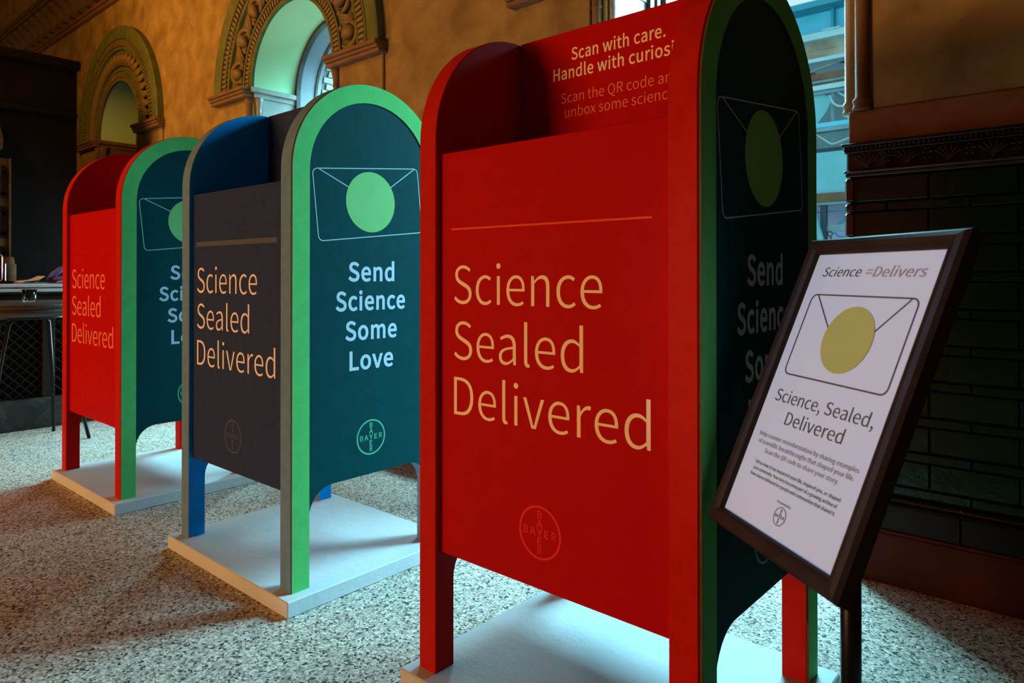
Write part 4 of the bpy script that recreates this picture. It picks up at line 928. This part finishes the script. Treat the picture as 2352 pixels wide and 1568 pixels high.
flat('envelope_outline', strip(env, 0.0021, True) + strip([(-0.0905 * k_, 0.1395 * k_), (-0.0425 * k_, 0.0905 * k_)], 0.0019) + strip([(0.0925 * k_, 0.1395 * k_), (0.0475 * k_, 0.0905 * k_)], 0.0019), M['ink'], sheet, 'XY', dp, PMm)
flat('round_sticker', [circle(0.0035 * k_, 0.0765 * k_, 0.0485 * k_, 56)], M['yellow_dot'], sheet, 'XY', dp + 0.0002, PMm)
Lr('headline_lettering', [('Science, Sealed,', 0.0005, -0.0290, 0.0180, 0.204), ('Delivered', 0.0005, -0.0590, 0.0185, 0.122)], M['ink'], -1.2)
Lr('body_lettering', [('Help counter misinformation by sharing examples', 0.0, -0.0845, 0.0062, 0.212), ('of scientific breakthroughs that shaped your life.', 0.0, -0.0955, 0.0062, 0.205), ('Scan the QR code to share your story.', 0.0, -0.1065, 0.0062, 0.160)], M['ink_mid'], 0)
Lr('small_lettering', [('Tell us how it has impacted your life, inspired you, or shaped', 0.0, -0.1245, 0.0046, 0.187), ('your community. Your story becomes part of a growing archive of', 0.0, -0.1335, 0.0046, 0.184), ('how science delivered for people and communities that shared it.', 0.0, -0.1425, 0.0046, 0.186)], M['ink'], 2.5)
Lr('small_lettering', [('Presented by', 0.0, -0.1605, 0.0032, 0.030)], M['ink'], 2.5)
emblem(0.0, -0.176 * k_, 0.0125 * k_, M['ink'], sheet, 'XY', dp, 8, PMm, 0.07)
# pole, bracket, foot
B().tube([(0, 0, 0.018), (0, 0, 0.66)], 0.0128, 16).obj('pole', M['black_metal'], st, True)
B().lathe([(0.0, 0.0), (0.125, 0.0), (0.13, 0.006), (0.128, 0.012), (0.03, 0.016), (0.022, 0.03), (0.0, 0.03)], 40).obj('foot_plate', M['black_metal'], st, True)
bk = PMm @ Vector((0.0, -0.01, -0.014))
B().tube([(0, 0, 0.655), tuple((Vector((0, 0, 0.665)) + bk) / 2), tuple(bk)], 0.010, 10).ell((0, 0, 0.655), 0.018, 0.018, 0.018).obj('bracket', M['black_metal'], st, True)

# ------------------------------------------------------------------ bar at the left
bar = thing('bar_counter', 'dark bar with a pale metal edge and marble plinth at the left', 'bar', (-3.907, -0.45, 0))
by0, by1 = -2.9, 0.0     # along Y, local
box('plinth', -0.50, 0.0, by0, by1, 0.0, 0.168, M['marble_dark'], bar, 0.003)
box('body', -0.50, -0.05, by0, by1, 0.168, 0.70, M['darkwood'], bar)
for y in (-0.467, -1.30, -2.1):
    box('post', -0.05, -0.012, y, y + 0.056, 0.168, 0.66, M['bar_mould'], bar, 0.002)
box('post', -0.05, -0.012, -0.06, 0.0, 0.168, 0.66, M['bar_mould'], bar, 0.002)
for (a, b_) in ((-0.41, -0.06), (-1.244, -0.467), (-2.044, -1.30)):
    g_ = B(); ht = 0.49
    nbar = int((b_ - a + ht) / 0.052)
    for sg in (0, 1):
        for i in range(nbar + 1):
            s0 = -ht + i * 0.052
            y0_, z0_, y1_, z1_ = a + s0, 0.0, a + s0 + ht, ht
            if y0_ < a: z0_ += a - y0_; y0_ = a
            if y1_ > b_: z1_ -= y1_ - b_; y1_ = b_
            if y1_ - y0_ < 0.01: continue
            if sg: y0_, y1_ = a + b_ - y0_, a + b_ - y1_
            g_.tube([(-0.036, y0_, 0.17 + z0_), (-0.036, y1_, 0.17 + z1_)], 0.0035, 4)
    o = g_.obj('lattice_grille', M['bar_mould'], bar); o['kind'] = 'stuff'
box('moulding', -0.5, 0.02, by0, by1 + 0.02, 0.66, 0.70, M['bar_mould'], bar, 0.006)
box('moulding', -0.5, 0.06, by0, by1 + 0.04, 0.70, 0.735, M['bar_mould'], bar, 0.008)
box('edge_strip', 0.02, 0.100, by0, by1 + 0.055, 0.748, 0.7665, M['bar_edge'], bar, 0.004)
box('edge_strip', 0.02, 0.107, by0, by1 + 0.055, 0.772, 0.790, M['bar_edge'], bar, 0.004)
box('edge_core', -0.5, 0.092, by0, by1 + 0.045, 0.735, 0.785, M['bar_mould'], bar, 0.002)
box('counter_top', -0.50, 0.098, by0, by1 + 0.05, 0.785, 0.7915, M['bar_top'], bar, 0.002)
# back cabinet
cab = thing('back_cabinet', 'tall black wooden cabinet rising behind the bar', 'cabinet', (-4.60, -0.55, 0))
box('carcass', -0.55, 0.0, -2.6, 0.0, 0.0, 2.17, M['darkwood'], cab)
box('crown', -0.57, 0.03, -2.62, 0.015, 2.17, 2.232, M['darkwood'], cab, 0.008)
box('shelf_rail', 0.0, 0.02, -2.6, 0.0, 1.86, 1.89, M['darkwood'], cab, 0.003)
pil = box('pilaster', 0.0, 0.05, -0.52, -0.372, 0.80, 1.545, M['pilwood'], cab, 0.004)
for (z0, z1) in ((1.30, 1.50), (1.06, 1.25), (0.86, 1.01)):
    for yy in (-0.50, -0.42):
        box('fret_slot', 0.048, 0.056, yy, yy + 0.022, z0, z1, M['darkwood'], pil)
        box('fret_slot', 0.048, 0.056, yy + 0.005, yy + 0.04, z1 - 0.05, z1 - 0.03, M['darkwood'], pil)
        box('fret_slot', 0.048, 0.056, yy - 0.005, yy + 0.03, z0 + 0.02, z0 + 0.04, M['darkwood'], pil)
for yy in (-0.52, -0.382): box('pilaster_bead', 0.05, 0.06, yy, yy + 0.010, 0.80, 1.545, M['pilwood'], pil, 0.002)
plate('pilaster_cap', [[(-0.56, 1.57), (-0.415, 1.60), (-0.410, 1.66), (-0.425, 1.73), (-0.455, 1.79), (-0.50, 1.83), (-0.56, 1.86)]], 0.0, 0.055, M['pilwood'], cab, 'YZ', 0.003)
B().lathe([(0.048, 0.79), (0.048, 0.90), (0.040, 0.905), (0.036, 0.94), (0.03, 0.945), (0.0, 0.945)], 18, (0.09, -0.40, 0)).obj('newel_base', M['pilwood'], cab, True)

# small objects on the bar
tag(B().box(-4.30, -3.99, -1.40, -1.008, 0.7915, 0.803, 0.002).obj('serving_tray', M['screen'], None), 'flat black tray on the bar top, left of the napkins', 'tray')
tb = thing('tablet', 'black tablet with a silver rim standing on the bar at the left edge', 'tablet', (-4.06, -1.14, 0.803))
scr = rrect((-0.09, 0.0), (1, 0), (0, 1), 0.155, 0.142, 0.012)
plate('tablet_body', [scr], -0.004, 0.004, M['screen'], tb, 'YZ')
rim = B().tube([(0.003, p[0], p[1] + 0.003) for p in scr], 0.0032, 6, True).obj('rim', M['silver'], tb, True)
box('tablet_stand', -0.06, -0.004, 0.01, 0.085, 0.0, 0.10, M['screen'], tb, 0.004)
# napkins: folded curved sheets
def napkin(x, y, ang, m, label, h=0.030, L=0.15, w=0.085):
    b = B(); V = []; n = 12
    for lay in range(2):
        base = len(b.V); V = []
        for i in range(n + 1):
            t_ = i / n
            z = 0.002 + lay * (0.006 + h * t_ ** 1.6) + 0.003 * math.sin(7 * t_)
            for s_ in (-1, 1): V.append((-w / 2 * s_ * (1 - 0.25 * lay * t_), (t_ - 0.5) * L * (1 - 0.08 * lay), z))
        b.add(V, [(2 * i, 2 * i + 1, 2 * i + 3, 2 * i + 2) for i in range(n)])
    o = b.obj('napkin', m, None)
    md = o.modifiers.new('s', 'SOLIDIFY'); md.thickness = 0.002; md.offset = 1
    o.location = (x, y, 0.7915); o.rotation_euler = (0, 0, ang)
    return tag(o, label, 'napkin', 'paper napkins on the bar top')
napkin(-4.00, -0.965, 0.35, M['paper'], 'larger folded white napkin on the bar, just right of the black tray')
napkin(-3.93, -0.80, -0.5, M['paper'], 'smaller crumpled white napkin on the bar beside the purple ribbon', 0.034, 0.10, 0.06)
rb = B()
for k in range(3):
    rb.tube([(-4.02 - 0.02 * k, -0.875 + 0.012 * k, 0.81), (-4.03, -0.85 + 0.012 * k, 0.84), (-4.04, -0.81 + 0.012 * k, 0.872), (-4.05, -0.77, 0.885), (-4.06, -0.74, 0.872)], [0.005, 0.009, 0.010, 0.009, 0.005], 6)
rb.ell((-4.05, -0.80, 0.812), 0.055, 0.06, 0.020, 12, 6)
tag(rb.obj('ribbon_bundle', M['purple'], None, True), 'purple ribbon bundle on the bar next to the far red box', 'ribbon')
bw = B().lathe([(0.03, 0.0), (0.045, 0.012), (0.052, 0.024), (0.048, 0.024), (0.04, 0.012), (0.0, 0.006)], 18, (-4.16, -0.92, 0.7915)).obj('snack_bowl', M['pilwood'], None, True)
tag(bw, 'small brown bowl on the bar behind the white napkins', 'bowl')

# round table with metal legs in front of the bar
tbl = thing('round_table', 'dark round table on splayed metal legs in front of the bar', 'table', (-3.52, -1.10, 0))
B().lathe([(0.0, 0.640), (0.262, 0.640), (0.290, 0.648), (0.302, 0.662), (0.302, 0.672), (0.294, 0.678), (0.302, 0.684), (0.304, 0.694), (0.297, 0.703), (0.28, 0.706), (0.0, 0.706)], 56).obj('table_top', M['table'], tbl, True)
B().tube([(0.16 * math.cos(a), 0.16 * math.sin(a), 0.632) for a in [2 * PI * i / 24 for i in range(24)]], 0.008, 6, True).obj('ring_support', M['black_metal'], tbl, True)
B().tube([(0.07, 0.085, 0.632), (0.07, -0.02, 0.632), (0.07, -0.065, 0.628), (0.075, -0.085, 0.60), (0.08, -0.12, 0.40), (0.09, -0.17, 0.0)], 0.0085, 8).obj('leg', M['black_metal'], tbl, True)
B().tube([(0.07, 0.085, 0.632), (0.075, 0.13, 0.628), (0.08, 0.145, 0.60), (0.076, 0.19, 0.30), (0.073, 0.261, 0.0)], 0.0085, 8).obj('leg', M['black_metal'], tbl, True)
B().tube([(-0.07, 0.085, 0.632), (-0.075, 0.12, 0.60), (-0.15, 0.16, 0.30), (-0.249, 0.192, 0.0)], 0.0085, 8).obj('leg', M['black_metal'], tbl, True)
B().tube([(-0.07, -0.02, 0.632), (-0.075, -0.085, 0.60), (-0.15, -0.15, 0.30), (-0.249, -0.22, 0.0)], 0.0085, 8).obj('leg', M['black_metal'], tbl, True)
cup = thing('drinking_glass', 'small clear glass cup standing on the dark round table', 'glass', (-3.455, -1.10, 0.706))
B().lathe([(0.0, 0.0), (0.024, 0.0), (0.026, 0.004), (0.031, 0.062), (0.0295, 0.062), (0.0245, 0.008), (0.0, 0.007)], 24).obj('cup_body', M['glass'], cup, True)
for i in range(12):
    a = 2 * PI * i / 12
    B().tube([(0.0262 * math.cos(a), 0.0262 * math.sin(a), 0.008), (0.0288 * math.cos(a), 0.0288 * math.sin(a), 0.036)], 0.0014, 4).obj('cut_flute', M['glass'], cup, True)
